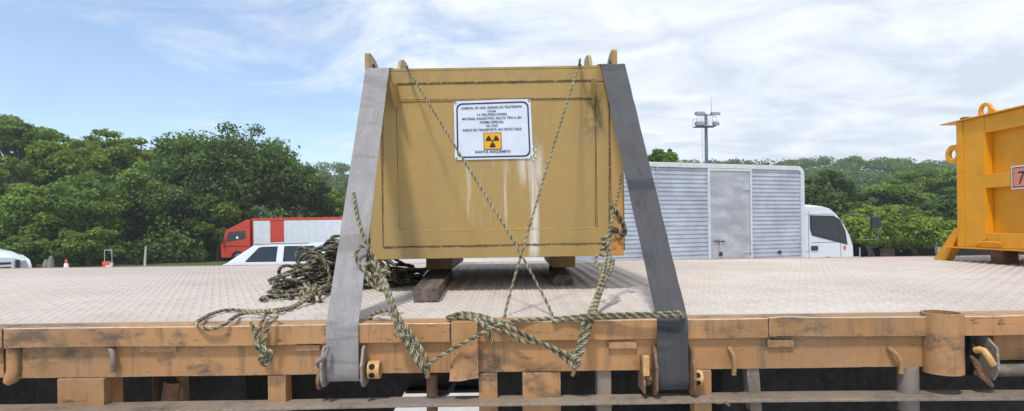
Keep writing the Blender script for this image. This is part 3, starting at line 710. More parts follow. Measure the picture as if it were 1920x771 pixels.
# material space: z is measured from the case's underside, so shift the drips
b = MB().box((-hw, .010, Z0), (hw, BD, Z1-.012)); cp('body', b, 'box', .004)
cp('top_plate', MB().box((-hw, .0012, Z1-.0115), (hw, BD, Z1)), 'box', .002)
def frame(name, x0, x1, z0, z1, X0, X1, Z0_, Z1_, y0, y1):
    """picture frame: outer rectangle X0.., inner x0.."""
    o_ = [(X0, Z0_), (X1, Z0_), (X1, Z1_), (X0, Z1_)]; i_ = [(x0, z0), (x1, z0), (x1, z1), (x0, z1)]
    vs = [(p[0], y, p[1]) for y in (y0, y1) for p in o_+i_]; fs = []
    for k in range(4):
        j = (k+1) % 4
        fs += [(k, j, 4+j, 4+k), (8+k, 12+k, 12+j, 8+j), (k, 8+k, 8+j, j), (4+k, 4+j, 12+j, 12+k)]
    return cp(name, MB().add(vs, fs), 'box', .0015)
o0 = L(718, 463); o1 = L(1143, 152); q0 = L(747, 433); q1 = L(1117, 184)
frame('edge_frame', o0.x, o1.x, o0.z, o1.z, -hw, hw, Z0, Z1-.0125, .0005, .0098)
frame('front_frame', q0.x, q1.x, q0.z, q1.z, o0.x+.001, o1.x-.001, o0.z+.001, o1.z-.001, .0025, .0096)
cp('front_panel', MB().box((q0.x+.0005, .0072, q0.z+.0005), (q1.x-.0005, .0097, q1.z-.0005)), 'box', 0)
def weld_or_lip(pa, pb, r=.0024, mat='weld', y=.0008, gap=.15, name='weld_bead'):
    a, b_ = L(*pa), L(*pb); n = int((b_-a).length/.008); m_ = MB(); seg = []
    for i in range(n+1):
        p = a.lerp(b_, i/n); jit = Vector((random.uniform(-1, 1), 0, random.uniform(-1, 1)))*.0014
        if random.random() < gap*.25 and len(seg) > 2:
            m_.tube([s_[0] for s_ in seg], [s_[1] for s_ in seg], 6); seg = []
        seg.append((Vector((p.x, y, p.z))+jit, r*random.uniform(.6, 1.35)))
    if len(seg) > 1: m_.tube([s_[0] for s_ in seg], [s_[1] for s_ in seg], 6)
    cp(name, m_, mat, 0)
weld_or_lip((745, 157), (1112, 150), .0030); weld_or_lip((718, 464), (1143, 456), .0034); weld_or_lip((718, 160), (718, 463), .0016); weld_or_lip((1143, 152), (1143, 456), .0030)
weld_or_lip((747, 433), (1117, 427), .0014, 'weldpale', .0024, 0); weld_or_lip((747, 187), (747, 433), .0011, 'weldpale', .0024, 0); weld_or_lip((747, 187), (1117, 183), .0016, 'weld', .003, .1); weld_or_lip((1117, 184), (1117, 427), .0012, 'weld', .003, .1)  # recess lip: light painted pale below and left, shade dark above and right
# side ribs and back frame
for s in (-1, 1):
    for yy in (.03, BD-.12): cp('side_rib', MB().box((s*(hw+.0005), yy, Z0+.02), (s*(hw+.012), yy+.08, Z1-.03)), 'box', .003)
# top lifting lugs
def lug(xc, ya, yb, h, back=False, th=.020):
    """ear plate in the side plane with an eye; straight at one end and rounded at the other"""
    n = 14; pts = []; dy = yb-ya
    if not back: pts = [(ya, Z1), (ya, Z1+h*.86), (ya+dy*.05, Z1+h*.97), (ya+dy*.14, Z1+h)]+[(ya+dy*.14+dy*.86*math.sin(i/n*math.pi/2), Z1+h*(1-math.sin(i/n*math.pi/2)**3.4)**.6) for i in range(1, n+1)]
    else: pts = [(yb, Z1), (yb, Z1+h*.86), (yb-dy*.05, Z1+h*.97), (yb-dy*.14, Z1+h)]+[(yb-dy*.14-dy*.86*math.sin(i/n*math.pi/2), Z1+h*(1-math.sin(i/n*math.pi/2)**3.4)**.6) for i in range(1, n+1)]
    o_ = cp('lifting_lug', MB().prism(pts, 0, xc-th/2, xc+th/2), 'box', .002)
    ey = ya+dy*(.42 if not back else .58); s = 1 if xc < 0 else -1
    e = MB(); poly = [(ey+dy*.16*math.cos(a), Z1+h*.42+h*.20*math.sin(a)) for a in [2*math.pi*i/16 for i in range(16)]]
    e.prism(poly, 0, xc+s*(th/2-.004), xc+s*(th/2+.0008)); cp('eye', e, 'under', 0, o_)
    return o_
lug(-hw-.0105, .02, .24, .082); lug(hw-.014, .055, .24, .090)
cp('lug_root', MB().box((-hw-.0205, .03, Z1-.12), (-hw-.0005, .22, Z1+.0005)), 'box', .002)
lug(-hw+.045, .42, .70, .205, True, .016); lug(hw-.065, .42, .68, .21, True, .016)
# ears standing out from the front
def ear(px, pyt, pyb, out_, lean):
    a = L(px, pyt); c = L(px, pyb); n = 12; pts = []
    for i in range(n+1):
        t = i/n; pts.append((.0002-out_*min(1, (t/.16)**.5)*max(0, 1-max(0, t-.16)/.84)**.8, a.z+(c.z-a.z)*t))
    poly = pts+[(.001, c.z), (.001, a.z)]
    m_ = MB(); lo = [(a.x-.006, p[0], p[1]) for p in poly]; hi = [(a.x+.006, p[0], p[1]) for p in poly]
    lo = [(p[0]+lean*p[1], p[1], p[2]) for p in lo]; hi = [(p[0]+lean*p[1], p[1], p[2]) for p in hi]
    o_ = cp('side_ear', m_.hexa(lo, hi), 'box', .0015)
ear(743, 160, 207, .12, .0); ear(1111, 150, 201, .10, .0)
# skids
for (pa, pb) in ((800, 848), (1035, 1068)):
    xa_, xb_ = P(pa, 510, 3.17).x-mid.x, P(pb, 510, 3.17).x-mid.x
    if pa > 960: xb_ += .03
    cp('skid', MB().box((xa_, .60, .058), (xb_, BD-.05, Z0+.012)), 'box', .004)
# drips, fittings seen under the case
cp('under_pipe', MB().tube([(-.12, .62, Z0-.006), (.2, .66, Z0-.004)], .006, 8), 'under', 0)
# sign
sc0, sc1, sc2, sc3 = L(853, 300), L(1000, 297), L(995, 185), L(851, 190)
SW_, SH_ = .337, .261
def S(u, v, off):     # u,v in metres from the sign's lower left, bilinear on the four corners
    a, b_ = u/SW_, v/SH_; p = sc0*(1-a)*(1-b_)+sc1*a*(1-b_)+sc2*a*b_+sc3*(1-a)*b_
    return Vector((p.x, .0070-off-.003*math.sin(a*3.1)*.5, p.z))
def rr(x0, y0, x1, y1, r, n=6):
    out_ = []
    for (cx_, cy_, a0) in ((x1-r, y1-r, 0), (x0+r, y1-r, 90), (x0+r, y0+r, 180), (x1-r, y0+r, 270)):
        out_ += [(cx_+r*math.cos(R(a0+90*i/n)), cy_+r*math.sin(R(a0+90*i/n))) for i in range(n+1)]
    return out_
pl = rr(0, 0, SW_, SH_, .012)
sign = cp('warning_sign', MB().hexa([S(u, v, .0) for u, v in pl], [S(u, v, .004) for u, v in pl]), 'signwhite', 0)
sign['label'] = 'white enamel radioactive material sign with navy border'
oo = rr(.010, .008, SW_-.010, SH_-.010, .026); ii = rr(.0165, .0145, SW_-.0165, SH_-.0165, .022); n = len(oo)
vs = [S(u, v, .0046) for u, v in oo+ii]
cp('border', MB().add(vs, [(i, (i+1) % n, n+(i+1) % n, n+i) for i in range(n)]), 'ink', 0, sign, smooth=False)
lines = [('CABEZAL DE UNA UNIDAD DE TELETERAPIA', .268, .0125, .2235), ('CO-60', .036, .011, .2075), ('7.4 TBQ PARA 07/2002', .132, .0118, .1925), ('MATERIAL RADIACTIVO, BULTO TIPO A, EN', .258, .0125, .1755), ('FORMA ESPECIAL', .104, .0118, .159), ('NU 3332', .050, .0118, .143), ('INDICE DE TRANSPORTE: NO DETECTABLE', .256, .0125, .1255), ('RADETUR, BARQUISIMETO', .152, .0125, .0285)]
for (tx, wd, sz, yy) in lines:
    text_mesh('lettering', tx, sz*1.18, M['ink'], sign, lambda x, y: S(x, y, .0048), wd, .00028, (SW_/2-.004, yy))
ys0, ys1, xs0, xs1 = .045, .115, SW_/2-.040, SW_/2+.032
cp('trefoil_frame', MB().add([S(u, v, .0045) for u, v in ((xs0-.0025, ys0-.0025), (xs1+.0025, ys0-.0025), (xs1+.0025, ys1+.0025), (xs0-.0025, ys1+.0025))], [(0, 1, 2, 3)]), 'signbrown', 0, sign, smooth=False)
cp('trefoil_field', MB().add([S(u, v, .0050) for u, v in ((xs0, ys0), (xs1, ys0), (xs1, ys1), (xs0, ys1))], [(0, 1, 2, 3)]), 'signyellow', 0, sign, smooth=False)
tcx, tcy = (xs0+xs1)/2, (ys0+ys1)/2; m_ = MB()
m_.add([S(tcx+.0045*math.cos(a), tcy+.0045*math.sin(a), .0055) for a in [2*math.pi*i/12 for i in range(12)]], [tuple(range(12))])
for a0 in (30, 150, 270):
    ar = [R(a0-30+60*i/8) for i in range(9)]
    m_.add([S(tcx+.007*math.cos(a), tcy+.007*math.sin(a), .0055) for a in ar]+[S(tcx+.029*math.cos(a), tcy+.029*math.sin(a), .0055) for a in ar[::-1]], [tuple(range(18))])
cp('trefoil', m_, 'signbrown', 0, sign, smooth=False)
for (u, v) in ((.008, .008), (SW_-.008, .008), (SW_-.008, SH_-.008), (.008, SH_-.008)):
    cp('bolt', MB().tube([S(u, v, .003), S(u, v, .0075)], .004, 8), 'scuffed', 0, sign)
def glob():
    m_ = MB()
    for i in range(5):
        c = L(1002+random.uniform(-3, 5), 272+i*6, 0); m_.tube([(c.x, .0068, c.z), (c.x+random.uniform(-.003, .003), .0055, c.z-.011)], [.0022, .0034], 6)
    cp('sealant_blob', m_, 'signwhite', 0, sign)
glob()

# timber under the skids
wb = MB()
a0, a1, a2, a3 = P(775, 568, 2.22), P(822, 568, 2.22), P(848, 527, 3.25), P(806, 527, 3.25)
zt = DZ+.004+.054
wb.hexa([(p.x, p.y, DZ+.0063) for p in (a0, a1, a2, a3)], [(p.x, p.y, zt) for p in (a0, a1, a2, a3)])
o = wb.build('timber_block', M['wood'], None, bevel=.005); tag(o, 'grey timber block jutting out from under the skid beside the rope heap', 'timber')
wb = MB(); a0, a1 = P(1040, 541, 2.76), P(1074, 541, 2.76)
pts = [(-.042, 0), (.042, 0), (.05, .022), (.042, .042), (.02, .050), (-.02, .050), (-.046, .036), (-.05, .02)]
cxm = (a0.x+a1.x)/2
wb.hexa([(cxm+p[0], 2.77, DZ+.0063+p[1]) for p in pts], [(cxm+.03+p[0], 3.6, DZ+.0063+p[1]*1.04) for p in pts])
o = wb.build('timber_block', M['wood'], None, bevel=.004); tag(o, 'dark worn timber block under the skid nearer the silver truck', 'timber')

# ------------------------------------------------------------------ webbing straps
def strap(name, label, pts, widths, mat, th=.003, seg=.03):
    """pts: centre line; the width runs along world x"""
    dense = []; 
    for (a, b_), (wa, wb_) in zip(zip(pts, pts[1:]), zip(widths, widths[1:])):
        n = max(1, int((b_-a).length/seg))
        for i in range(n): dense.append((a.lerp(b_, i/n), wa+(wb_-wa)*i/n))
    dense.append((pts[-1], widths[-1])); vs = []; k = len(dense)
    for i, (p, w_) in enumerate(dense):
        t = (dense[min(i+1, k-1)][0]-dense[max(i-1, 0)][0]).normalized()
        side = Vector((1, 0, 0)); nrm = side.cross(t).normalized(); 
        for j in range(7):
            f = j/6-.5; edge_ = .0012*mnoise.noise((i*.6, f*3, 4)); 
            vs.append(p+side*(f*w_+(edge_ if abs(f) > .4 else 0))+nrm*(.0022*mnoise.noise((i*.35, f*4, 1))))
    base_n = len(vs)
    for i, (p, w_) in enumerate(dense):
        t = (dense[min(i+1, k-1)][0]-dense[max(i-1, 0)][0]).normalized(); nrm = Vector((1, 0, 0)).cross(t).normalized()
        for j in range(7): vs.append(Vector(vs[i*7+j])-nrm*th)
    fs = [(i*7+j, i*7+j+1, (i+1)*7+j+1, (i+1)*7+j) for i in range(k-1) for j in range(6)]
    fs += [tuple(base_n+q for q in f)[::-1] for f in fs]
    fs += [(i*7+e, (i+1)*7+e, base_n+(i+1)*7+e, base_n+i*7+e) for i in range(k-1) for e in (0, 6)]
    o_ = MB().add(vs, fs).build(name, mat, None, sharp=50); tag(o_, label, 'strap', 'webbing straps over the case'); return o_
def case_world(x, y, z):
    c_, s_ = math.cos(tilt), math.sin(tilt); lx, lz = x, z
    return Vector((mid.x+lx*c_-lz*s_, YF+y, DZ+.004+lx*s_+lz*c_))
STR = {}
def mk_strap_path(key, px_b, px_t, py_e, side, wbot):
    e = P(px_b, py_e, Y0); e.y = Y0-.009; e.z = DZ+.006
    l = L(px_t, 128); lx = l.x
    topf = case_world(lx, -.012, Z1+.001); topf2 = case_world(lx-side*.006, .006, Z1+.005)
    in_ = case_world(lx-side*.075, .10, Z1+.005); inb = case_world(lx-side*.075, BD-.02, Z1+.005)
    back = case_world(lx-side*.06, BD+.012, Z1-.002); far = Vector((back.x+side*.06, Y1+.012, DZ+.008)); fard = Vector((far.x, Y1+.013, DZ-.18))
    drum = P(px_b, 0, Y0); zb_ = zw(714 if side < 0 else 730, px_b, 1.75)
    pts = [Vector((e.x, 1.795, zb_-.002)), Vector((e.x, 1.772, zb_-.008)), Vector((e.x, 1.757, zb_+.006)), Vector((e.x, Y0-.012, DZ-.055)), Vector((e.x, Y0-.011, DZ-.004)), Vector((e.x, Y0-.004, DZ+.010)), topf, topf2, in_, inb, back, far, fard]
    STR[key] = (pts[5], topf)
    return pts
pl_ = mk_strap_path('l', 643, 709, 606, -1, .1)
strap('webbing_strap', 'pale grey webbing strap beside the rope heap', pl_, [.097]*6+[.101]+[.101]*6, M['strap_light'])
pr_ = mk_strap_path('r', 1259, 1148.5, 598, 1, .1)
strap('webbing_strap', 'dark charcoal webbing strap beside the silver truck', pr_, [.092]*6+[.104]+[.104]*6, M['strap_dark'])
def strap_depth(key, py):
    a, b_ = STR[key]; best = None
    for i in range(201):
        p = a.lerp(b_, i/200); d = p.y; v = (p-Vector((0, 0, CAMZ))).dot(UP)/d; y_ = HY-v*F
        if best is None or abs(y_-py) < best[0]: best = (abs(y_-py), d)
    return best[1]

# ------------------------------------------------------------------ ropes
def rope(label, paths, mats=ROPE, rad=.0060, group='ropes lashing the case'):
    mb = MB()
    for i, p in enumerate(paths): rope_mesh(mb, [Vector(q) if len(q) == 3 and isinstance(q, Vector) else P(*q) for q in p], rad, .027, 8, 5, i*1.1)
    o_ = mb.build('rope', mats, None, sharp=80); tag(o_, label, 'rope', group); return o_
def deckpt(px, py, h=.009):
    """pixel on the deck -> point lying on it"""
    for i in range(1, 4000):
        d = 1.6+i*.001; p = P(px, py, d)
        if p.z <= DZ+.004+h: return p
    return p
# two long diagonals from the top lugs to the edge rail
lugA = case_world(-hw+.055, .60, Z1+.075); lugB = case_world(hw-.075, .60, Z1+.075)
rope('thin rope slanting from the pale strap side of the case top past the sign', [[lugA, P(764, 129, 2.535), P(768, 136, 2.515), P(852, 272, 2.27), P(960, 448, 2.015), P(1015, 547, 1.89), P(1036, 592, 1.845), P(1040, 600, 1.79), P(1037, 615, 1.80), P(1034, 650, 1.81)]], rad=.0047)
rope('thin rope slanting from the dark strap side of the case top to the rail', [[lugB, P(1087, 119, 2.53), P(1084, 127, 2.52), P(1030, 300, 2.24), P(985, 452, 2.03), P(958, 545, 1.91), P(945, 597, 1.835), P(943, 606, 1.80)]], rad=.0047)
# bundle by the pale strap
sl = strap_depth('l', 400)
loop = [P(662, 352, strap_depth('l', 352)+.03), P(664, 372, strap_depth('l', 372)-.012), P(672, 415, strap_depth('l', 415)-.02), P(688, 460, strap_depth('l', 460)-.025), P(700, 500, 1.90), P(722, 548, 1.84), P(745, 596, 1.76), P(775, 652, 1.735), P(797, 692, 1.74), P(803, 690, 1.745), P(800, 672, 1.74), P(768, 630, 1.735), P(747, 592, 1.755), P(728, 545, 1.82), P(710, 500, 1.88), P(690, 466, 1.90), P(676, 463, 1.90), P(668, 478, 1.89), P(674, 498, 1.88), P(692, 514, 1.87), P(704, 528, 1.865), P(716, 546, 1.85)]
l2 = [P(700, 482, 1.905), P(708, 505, 1.885), P(730, 562, 1.80), P(748, 610, 1.74), P(770, 655, 1.728), P(792, 693, 1.735), P(799, 697, 1.745), P(803, 684, 1.74), P(790, 655, 1.73), P(764, 615, 1.735), P(744, 590, 1.75), P(735, 560, 1.79), P(716, 512, 1.87), P(695, 492, 1.885), P(684, 505, 1.885), P(692, 528, 1.87), P(712, 545, 1.85)]
l3 = [P(693, 600, 1.83), P(698, 590, 1.85), P(716, 583, 1.82), P(733, 584, 1.795), P(739, 600, 1.755), P(752, 625, 1.735), P(772, 662, 1.728), P(789, 690, 1.735)]
wrap = []
for i in range(26):
    a = i/26*2*math.pi*3.2; c = P(752.5+i*.12, 626+i*.2, 1.736); wrap.append(c+Vector((.019*math.cos(a), .013*math.sin(a), .006*math.cos(a)*-1+.0012*(i-13)*.4)))
wrap2 = []
for i in range(24):
    a = i/24*2*math.pi*2.6; c = P(712+i*.3, 508+i*.5, 1.878); wrap2.append(c+Vector((.020*math.cos(a), .016*math.sin(a), .010*math.cos(a))))
rope('bundled rope beside the pale strap, looped and hooked under the side beam', [loop, l2, l3, wrap, wrap2])
# strands tied off across the front
rope('single rope from a hook along the rail to the dark strap',
     [[P(792, 690, 1.74), P(808, 680, 1.735), P(835, 662, 1.735), P(880, 638, 1.73), P(925, 614, 1.735), P(955, 603, 1.755), P(985, 600, 1.765), P(1040, 597, 1.775), P(1110, 591, 1.765), P(1180, 589, 1.745), P(1235, 588, 1.742), P(1270, 586, 1.742), P(1281, 589, 1.75), P(1278, 594, 1.762)],
      [P(1281, 590, 1.752), P(1270, 592, 1.738), P(1225, 593, 1.74), P(1170, 595, 1.745), P(1110, 597, 1.755), P(1060, 600, 1.765), P(1035, 603, 1.76)]])
# loop on the rail that runs to the second hook
rope('doubled rope laid along the rail and hooked below it beside the dark strap bundle',
     [[P(838, 597, 1.79), P(846, 592, 1.80), P(870, 587, 1.81), P(905, 592, 1.79), P(938, 604, 1.755), P(975, 622, 1.735), P(1020, 645, 1.735), P(1060, 662, 1.735), P(1080, 672, 1.735), P(1084, 683, 1.74), P(1078, 688, 1.75)],
      [P(838, 598, 1.785), P(850, 597, 1.79), P(880, 597, 1.785), P(905, 606, 1.75), P(920, 615, 1.738), P(945, 622, 1.735), P(968, 632, 1.735), P(980, 641, 1.737), P(1010, 643, 1.74), P(1040, 656, 1.745), P(1064, 672, 1.745), P(1078, 687, 1.74), P(1085, 684, 1.735), P(1082, 670, 1.735), P(1068, 658, 1.74)],
      [P(842, 594, 1.80), P(860, 591, 1.81), P(890, 594, 1.795), P(925, 603, 1.76), P(962, 618, 1.742), P(985, 631, 1.738), P(1005, 640, 1.738), P(1030, 652, 1.74), P(1062, 676, 1.742), P(1074, 688, 1.742)],
      [P(898, 600, 1.775), P(908, 612, 1.742), P(917, 627, 1.74), P(922, 638, 1.745), P(925, 644, 1.75)]])
# bundle by the dark strap
eyeR = [P(1165, 330, 2.50), P(1158, 372, 2.40), P(1150, 388, 2.36), P(1148, 415, 2.30), P(1140, 445, 2.24), P(1138, 480, 2.16), P(1128, 520, 2.02), P(1116, 560, 1.90), P(1106, 596, 1.80), P(1098, 625, 1.735), P(1088, 655, 1.735), P(1078, 684, 1.742)]
b2 = [P(1140, 450, 2.20), P(1142, 475, 2.16), P(1150, 490, 2.13), P(1143, 512, 2.06), P(1128, 540, 1.97), P(1112, 585, 1.83), P(1104, 618, 1.732), P(1095, 650, 1.73), P(1082, 682, 1.738)]
b3 = [P(1133, 480, 2.15), P(1122, 478, 2.14), P(1116, 488, 2.12), P(1122, 502, 2.08), P(1132, 512, 2.04), P(1122, 545, 1.95), P(1106, 582, 1.84), P(1092, 612, 1.736), P(1086, 640, 1.735), P(1076, 676, 1.738)]
b4 = [P(1146, 482, 2.15), P(1136, 520, 2.03), P(1120, 570, 1.88), P(1110, 604, 1.765), P(1100, 635, 1.728), P(1085, 676, 1.732), P(1076, 688, 1.74), P(1070, 674, 1.745)]
wr = []
for i in range(28):
    a = i/28*2*math.pi*3; c = P(1136+math.sin(i)*.6, 470-i*1.0, 2.17+i*.004); wr.append(c+Vector((.017*math.cos(a), .015*math.sin(a), .004*math.cos(a))))
rope('bundled rope beside the dark strap hanging from the case corner to the lower hook', [eyeR, b2, b3, b4, wr])
rope('short blackened rope loop on the lower case corner by the dark strap', [[P(1146, 388, 2.36), P(1155, 397, 2.35), P(1166, 415, 2.345), P(1172, 436, 2.34), P(1166, 441, 2.335), P(1156, 431, 2.33), P(1148, 432, 2.325), P(1142, 440, 2.32)],
      [P(1148, 390, 2.37), P(1159, 403, 2.36), P(1169, 422, 2.355), P(1171, 438, 2.35), P(1160, 434, 2.34), P(1147, 436, 2.33)]], ROPED, .0095)
# the tail lying on the deck by the rope heap
k0 = deckpt(584, 553, .03)
tail = [deckpt(640, 522, .05), deckpt(612, 535, .045), deckpt(584, 553, .035), deckpt(560, 572, .012), deckpt(530, 582, .012), deckpt(500, 588, .02), P(492, 602, 1.75), P(486, 622, 1.742), P(488, 650, 1.742), P(494, 668, 1.745), P(498, 680, 1.75)]
t2 = [deckpt(636, 530, .03), deckpt(606, 545, .03), deckpt(578, 556, .03), deckpt(548, 575, .012), deckpt(505, 582, .022), deckpt(470, 583, .010), deckpt(430, 581, .010), deckpt(398, 588, .010), P(376, 600, 1.79), P(368, 606, 1.765), P(378, 614, 1.75), P(396, 617, 1.748), P(420, 609, 1.75), P(438, 596, 1.79), deckpt(452, 589, .012), deckpt(480, 585, .022), deckpt(512, 583, .034), P(519, 594, 1.77), P(506, 606, 1.742), P(497, 630, 1.735), P(496, 655, 1.735), P(504, 672, 1.742)]
t3 = [P(471, 605, 1.755), P(475, 616, 1.742), P(482, 638, 1.732), P(492, 655, 1.73), P(512, 660, 1.733), P(498, 664, 1.75), P(482, 652, 1.748), P(478, 645, 1.735), P(494, 652, 1.725), P(507, 668, 1.74), P(500, 684, 1.745), P(489, 680, 1.745), P(488, 668, 1.735), P(500, 666, 1.73)]
kn = []
for i in range(40):
    a = i/40*2*math.pi*4; c = deckpt(584, 553, .030)+Vector((.0012*(i-20), 0, 0)); kn.append(c+Vector((.020*math.cos(a*.5+1), .026*math.sin(a), .026*math.cos(a))))
t4 = [deckpt(572, 556, .02), deckpt(566, 540, .03), deckpt(560, 530, .035), deckpt(570, 532, .045), deckpt(580, 548, .045)]
rope('pale rope tail knotted at the heap, looped on the deck and hanging over the rail', [tail, t2, t3, kn, t4])
# rope heap: one old rope thrown down in a mound
def heap():
    pts = []; z0 = DZ+.004+.009
    HC = Vector((-.80, 2.86, 0))
    def hmax(x, y):
        u = (x-HC.x)/.30; v = (y-HC.y)/.36; m_ = math.exp(-(u*u*(1.1 if x < HC.x else .55)+v*v)*.9)*.235
        if x > -.67: m_ = min(m_, .085)
        return m_
    rs = random.Random(5); n_l = 62; x, y = HC.x, HC.y
    for l in range(n_l):
        q = l/n_l; spread = 1.0-.62*q
        cx_ = HC.x+rs.gauss(0, .15)*spread+(.04 if q > .5 else .04); cy_ = HC.y+rs.gauss(0, .17)*spread
        if l % 6 == 1: cx_ = -.60+rs.uniform(0, .10); cy_ = 2.95+rs.uniform(-.12, .2)
        if l % 9 == 4: cx_ = -.97+rs.uniform(-.04, .05); cy_ = 2.62+rs.uniform(-.05, .1)
        r0 = rs.uniform(.045, .125); asp = rs.uniform(.5, 1.25); a0 = rs.uniform(0, 6.28); dr = rs.choice((-1, 1)); k = rs.randint(7, 11)
        lift = rs.uniform(.45, 1.0); tx, ty = rs.uniform(-.35, .35), rs.uniform(-.35, .35)
        for i in range(k):
            a = a0+dr*i/8*2*math.pi; rr_ = r0*(1+.18*math.sin(2.3*i+l)); px_ = cx_+rr_*math.cos(a); py_ = cy_+rr_*asp*math.sin(a)
            h = hmax(px_, py_)*min(1, q*1.25+.05)*lift+tx*(px_-cx_)*q+ty*(py_-cy_)*q
            if px_ > -.665: h = min(h, .10)
            # stay clear of the strap and the timber
            if px_ > -.42: px_ = -.42-.1*rs.random()
            pts.append(Vector((px_, py_, z0+max(0, h)+.004*rs.random())))
    mb = MB(); rope_mesh(mb, pts, .0080, .048, 7, 5)
    # a few strands stand up on top and one loop stands off to the side
    rope_mesh(mb, [deckpt(545, 525, .0), deckpt(528, 520, .02), P(523, 508, 2.62), P(532, 499, 2.64), P(548, 500, 2.66), P(560, 510, 2.66)], .0080, .048, 7)
    rope_mesh(mb, [P(560, 505, 2.7), P(556, 475, 2.72), P(566, 463, 2.74), P(585, 470, 2.74), P(600, 465, 2.76), P(622, 462, 2.78), P(650, 458, 2.82), P(672, 470, 2.84), P(650, 490, 2.8)], .0080, .048, 7)
    rope_mesh(mb, [P(560, 492, 2.66), P(572, 476, 2.66), P(596, 476, 2.68), P(612, 500, 2.66), P(596, 520, 2.62), P(570, 514, 2.6), P(586, 482, 2.62), P(610, 492, 2.6), P(618, 520, 2.56), P(612, 540, 2.52)], .0080, .048, 7)
    rope_mesh(mb, [P(606, 470, 2.68), P(628, 466, 2.7), P(650, 474, 2.72), P(648, 492, 2.7), P(622, 494, 2.66), P(606, 484, 2.66), P(618, 472, 2.68), P(645, 478, 2.72), P(660, 500, 2.7)], .0080, .048, 7)
    o_ = mb.build('rope', ROPED, None, sharp=80); tag(o_, 'big tangled heap of dark old rope piled on the deck behind the pale strap', 'rope')
heap()

# ------------------------------------------------------------------ orange container
XC = 3.06; YN, YFc = 2.75, 4.02; ZB = P(1810, 466, 4.0).z; ZT = P(1808, 228, 4.0).z; XE = 4.35
oc = thing('orange_container', 'bright orange ribbed steel container with lifting rings at the end of the deck', 'container', (XC+.6, 3.4, DZ+.004))
def op(name, mb, mat='orange', bevel=.004, parent=None, **k): return mb.build(name, M[mat], parent or oc, bevel=bevel, **k)
op('body', MB().box((XC+.055, YN+.01, ZB+.01), (XE, YFc-.01, ZT-.004)))
def zy(py, px): # height on the side plane for a pixel
    d = XC*F/(px-CX); return P(px, py, d).z
zt0, zt1 = zy(249, 1850), ZT-.003
zm0, zm1 = zy(353, 1850), zy(327, 1850)
zb0, zb1 = ZB+.012, zy(437, 1850)
ycor = XC*F/(1848-CX)
op('corner_post', MB().box((XC, ycor, ZB+.012), (XC+.054, YFc, ZT-.003)), bevel=.005)
op('corner_post', MB().box((XC, YN, ZB+.012), (XC+.054, YN+.18, ZT-.003)), bevel=.005)
op('corner_angle', MB().box((XC-.006, YFc-.05, ZB+.013), (XC-.0005, YFc+.004, ZT-.004)), bevel=.002)
for (za, zb_) in ((zt0, zt1-.001), (zm0, zm1), (zb0+.001, zb1)):
    op('rail', MB().box((XC+.001, YN+.1805, za), (XC+.053, ycor-.0005, zb_)), bevel=.005)
op('lid', MB().box((XC-.022, YN-.09, ZT-.002), (XE+.05, YFc+.13, ZT+.007)), 'orange', .002)
op('base_flange', MB().box((XC-.022, YN-.04, ZB+.002), (XE+.03, YFc+.115, ZB+.0115)), 'orange', .002)
# small gusset at the foot
op('gusset', MB().tube(catmull([(XC-.012, YFc-.16, ZB+.018), (XC-.016, YFc-.20, ZB+.045), (XC-.016, YFc-.28, ZB+.050), (XC-.010, YFc-.36, ZB+.046)], .02), .007, 7), 'orange', 0)
op('gusset', MB().add([(XC-.003, YFc-.06, ZB+.014), (XC-.003, YFc-.22, ZB+.075), (XC-.003, YFc-.25, ZB+.075), (XC-.003, YFc-.10, ZB+.014), (XC+.001, YFc-.06, ZB+.014), (XC+.001, YFc-.22, ZB+.075), (XC+.001, YFc-.25, ZB+.075), (XC+.001, YFc-.10, ZB+.014)], [(0,1,2,3),(7,6,5,4),(0,4,5,1),(1,5,6,2),(2,6,7,3),(3,7,4,0)]), 'orange', .001)
# ring lug on the end face
cz = P(1785, 291, 4.13).z
op('ring_lug', MB().ring((XC+.03, YFc+.075, cz), 0, .033, .066, -.012, .012, 32), 'orange', .003)
op('ring_root', MB().box((XC+.0195, YFc-.008, cz+.034), (XC+.0405, YFc+.07, cz+.0655)), 'orange', .003)
op('ring_lug', MB().ring((XE-.06, YFc+.06, cz), 0, .033, .066, -.012, .012, 32), 'orange', .003)
# lug on the lid
def lid_lug(y0):
    b = MB(); n = 14; r0, r1 = .045, .078; yc = y0; c_z = ZT+.052
    b.ring((XC+.05, yc, c_z-.008), 0, .030, .050, -.010, .010, 28)
    o_ = op('lid_lug', b, 'orange', .002)
    op('lug_root', MB().prism([(yc-.11, ZT+.006), (yc+.055, ZT+.006), (yc+.048, ZT+.034), (yc+.03, ZT+.014), (yc-.03, ZT+.014), (yc-.042, ZT+.062)], 0, XC+.0405, XC+.0595), 'orange', .001, o_)
lid_lug(3.84); lid_lug(2.95)
op('hinge_tab', MB().box((XC-.02, 3.93, ZT+.0072), (XC+.03, 3.97, ZT+.02)), 'rusty', .002)
# raked brace down to the deck
op('brace', MB().hexa([(XC+.01, YFc+.26, DZ+.006), (XC+.07, YFc+.26, DZ+.006), (XC+.07, YFc+.14, DZ+.006), (XC+.01, YFc+.14, DZ+.006)], [(XC+.01, YFc+.05, ZB+.14), (XC+.07, YFc+.05, ZB+.14), (XC+.07, YFc-.012, ZB+.14), (XC+.01, YFc-.012, ZB+.14)]), 'orange', .003)
# feet
for (fx, fy) in ((XC+.06, 3.78), (XC+.06, 2.95), (XE-.2, 3.78), (XE-.2, 2.95)):
    op('foot', MB().box((fx, fy-.05, DZ+.0065), (fx+.10, fy+.05, ZB+.003)), 'rusty', .004)
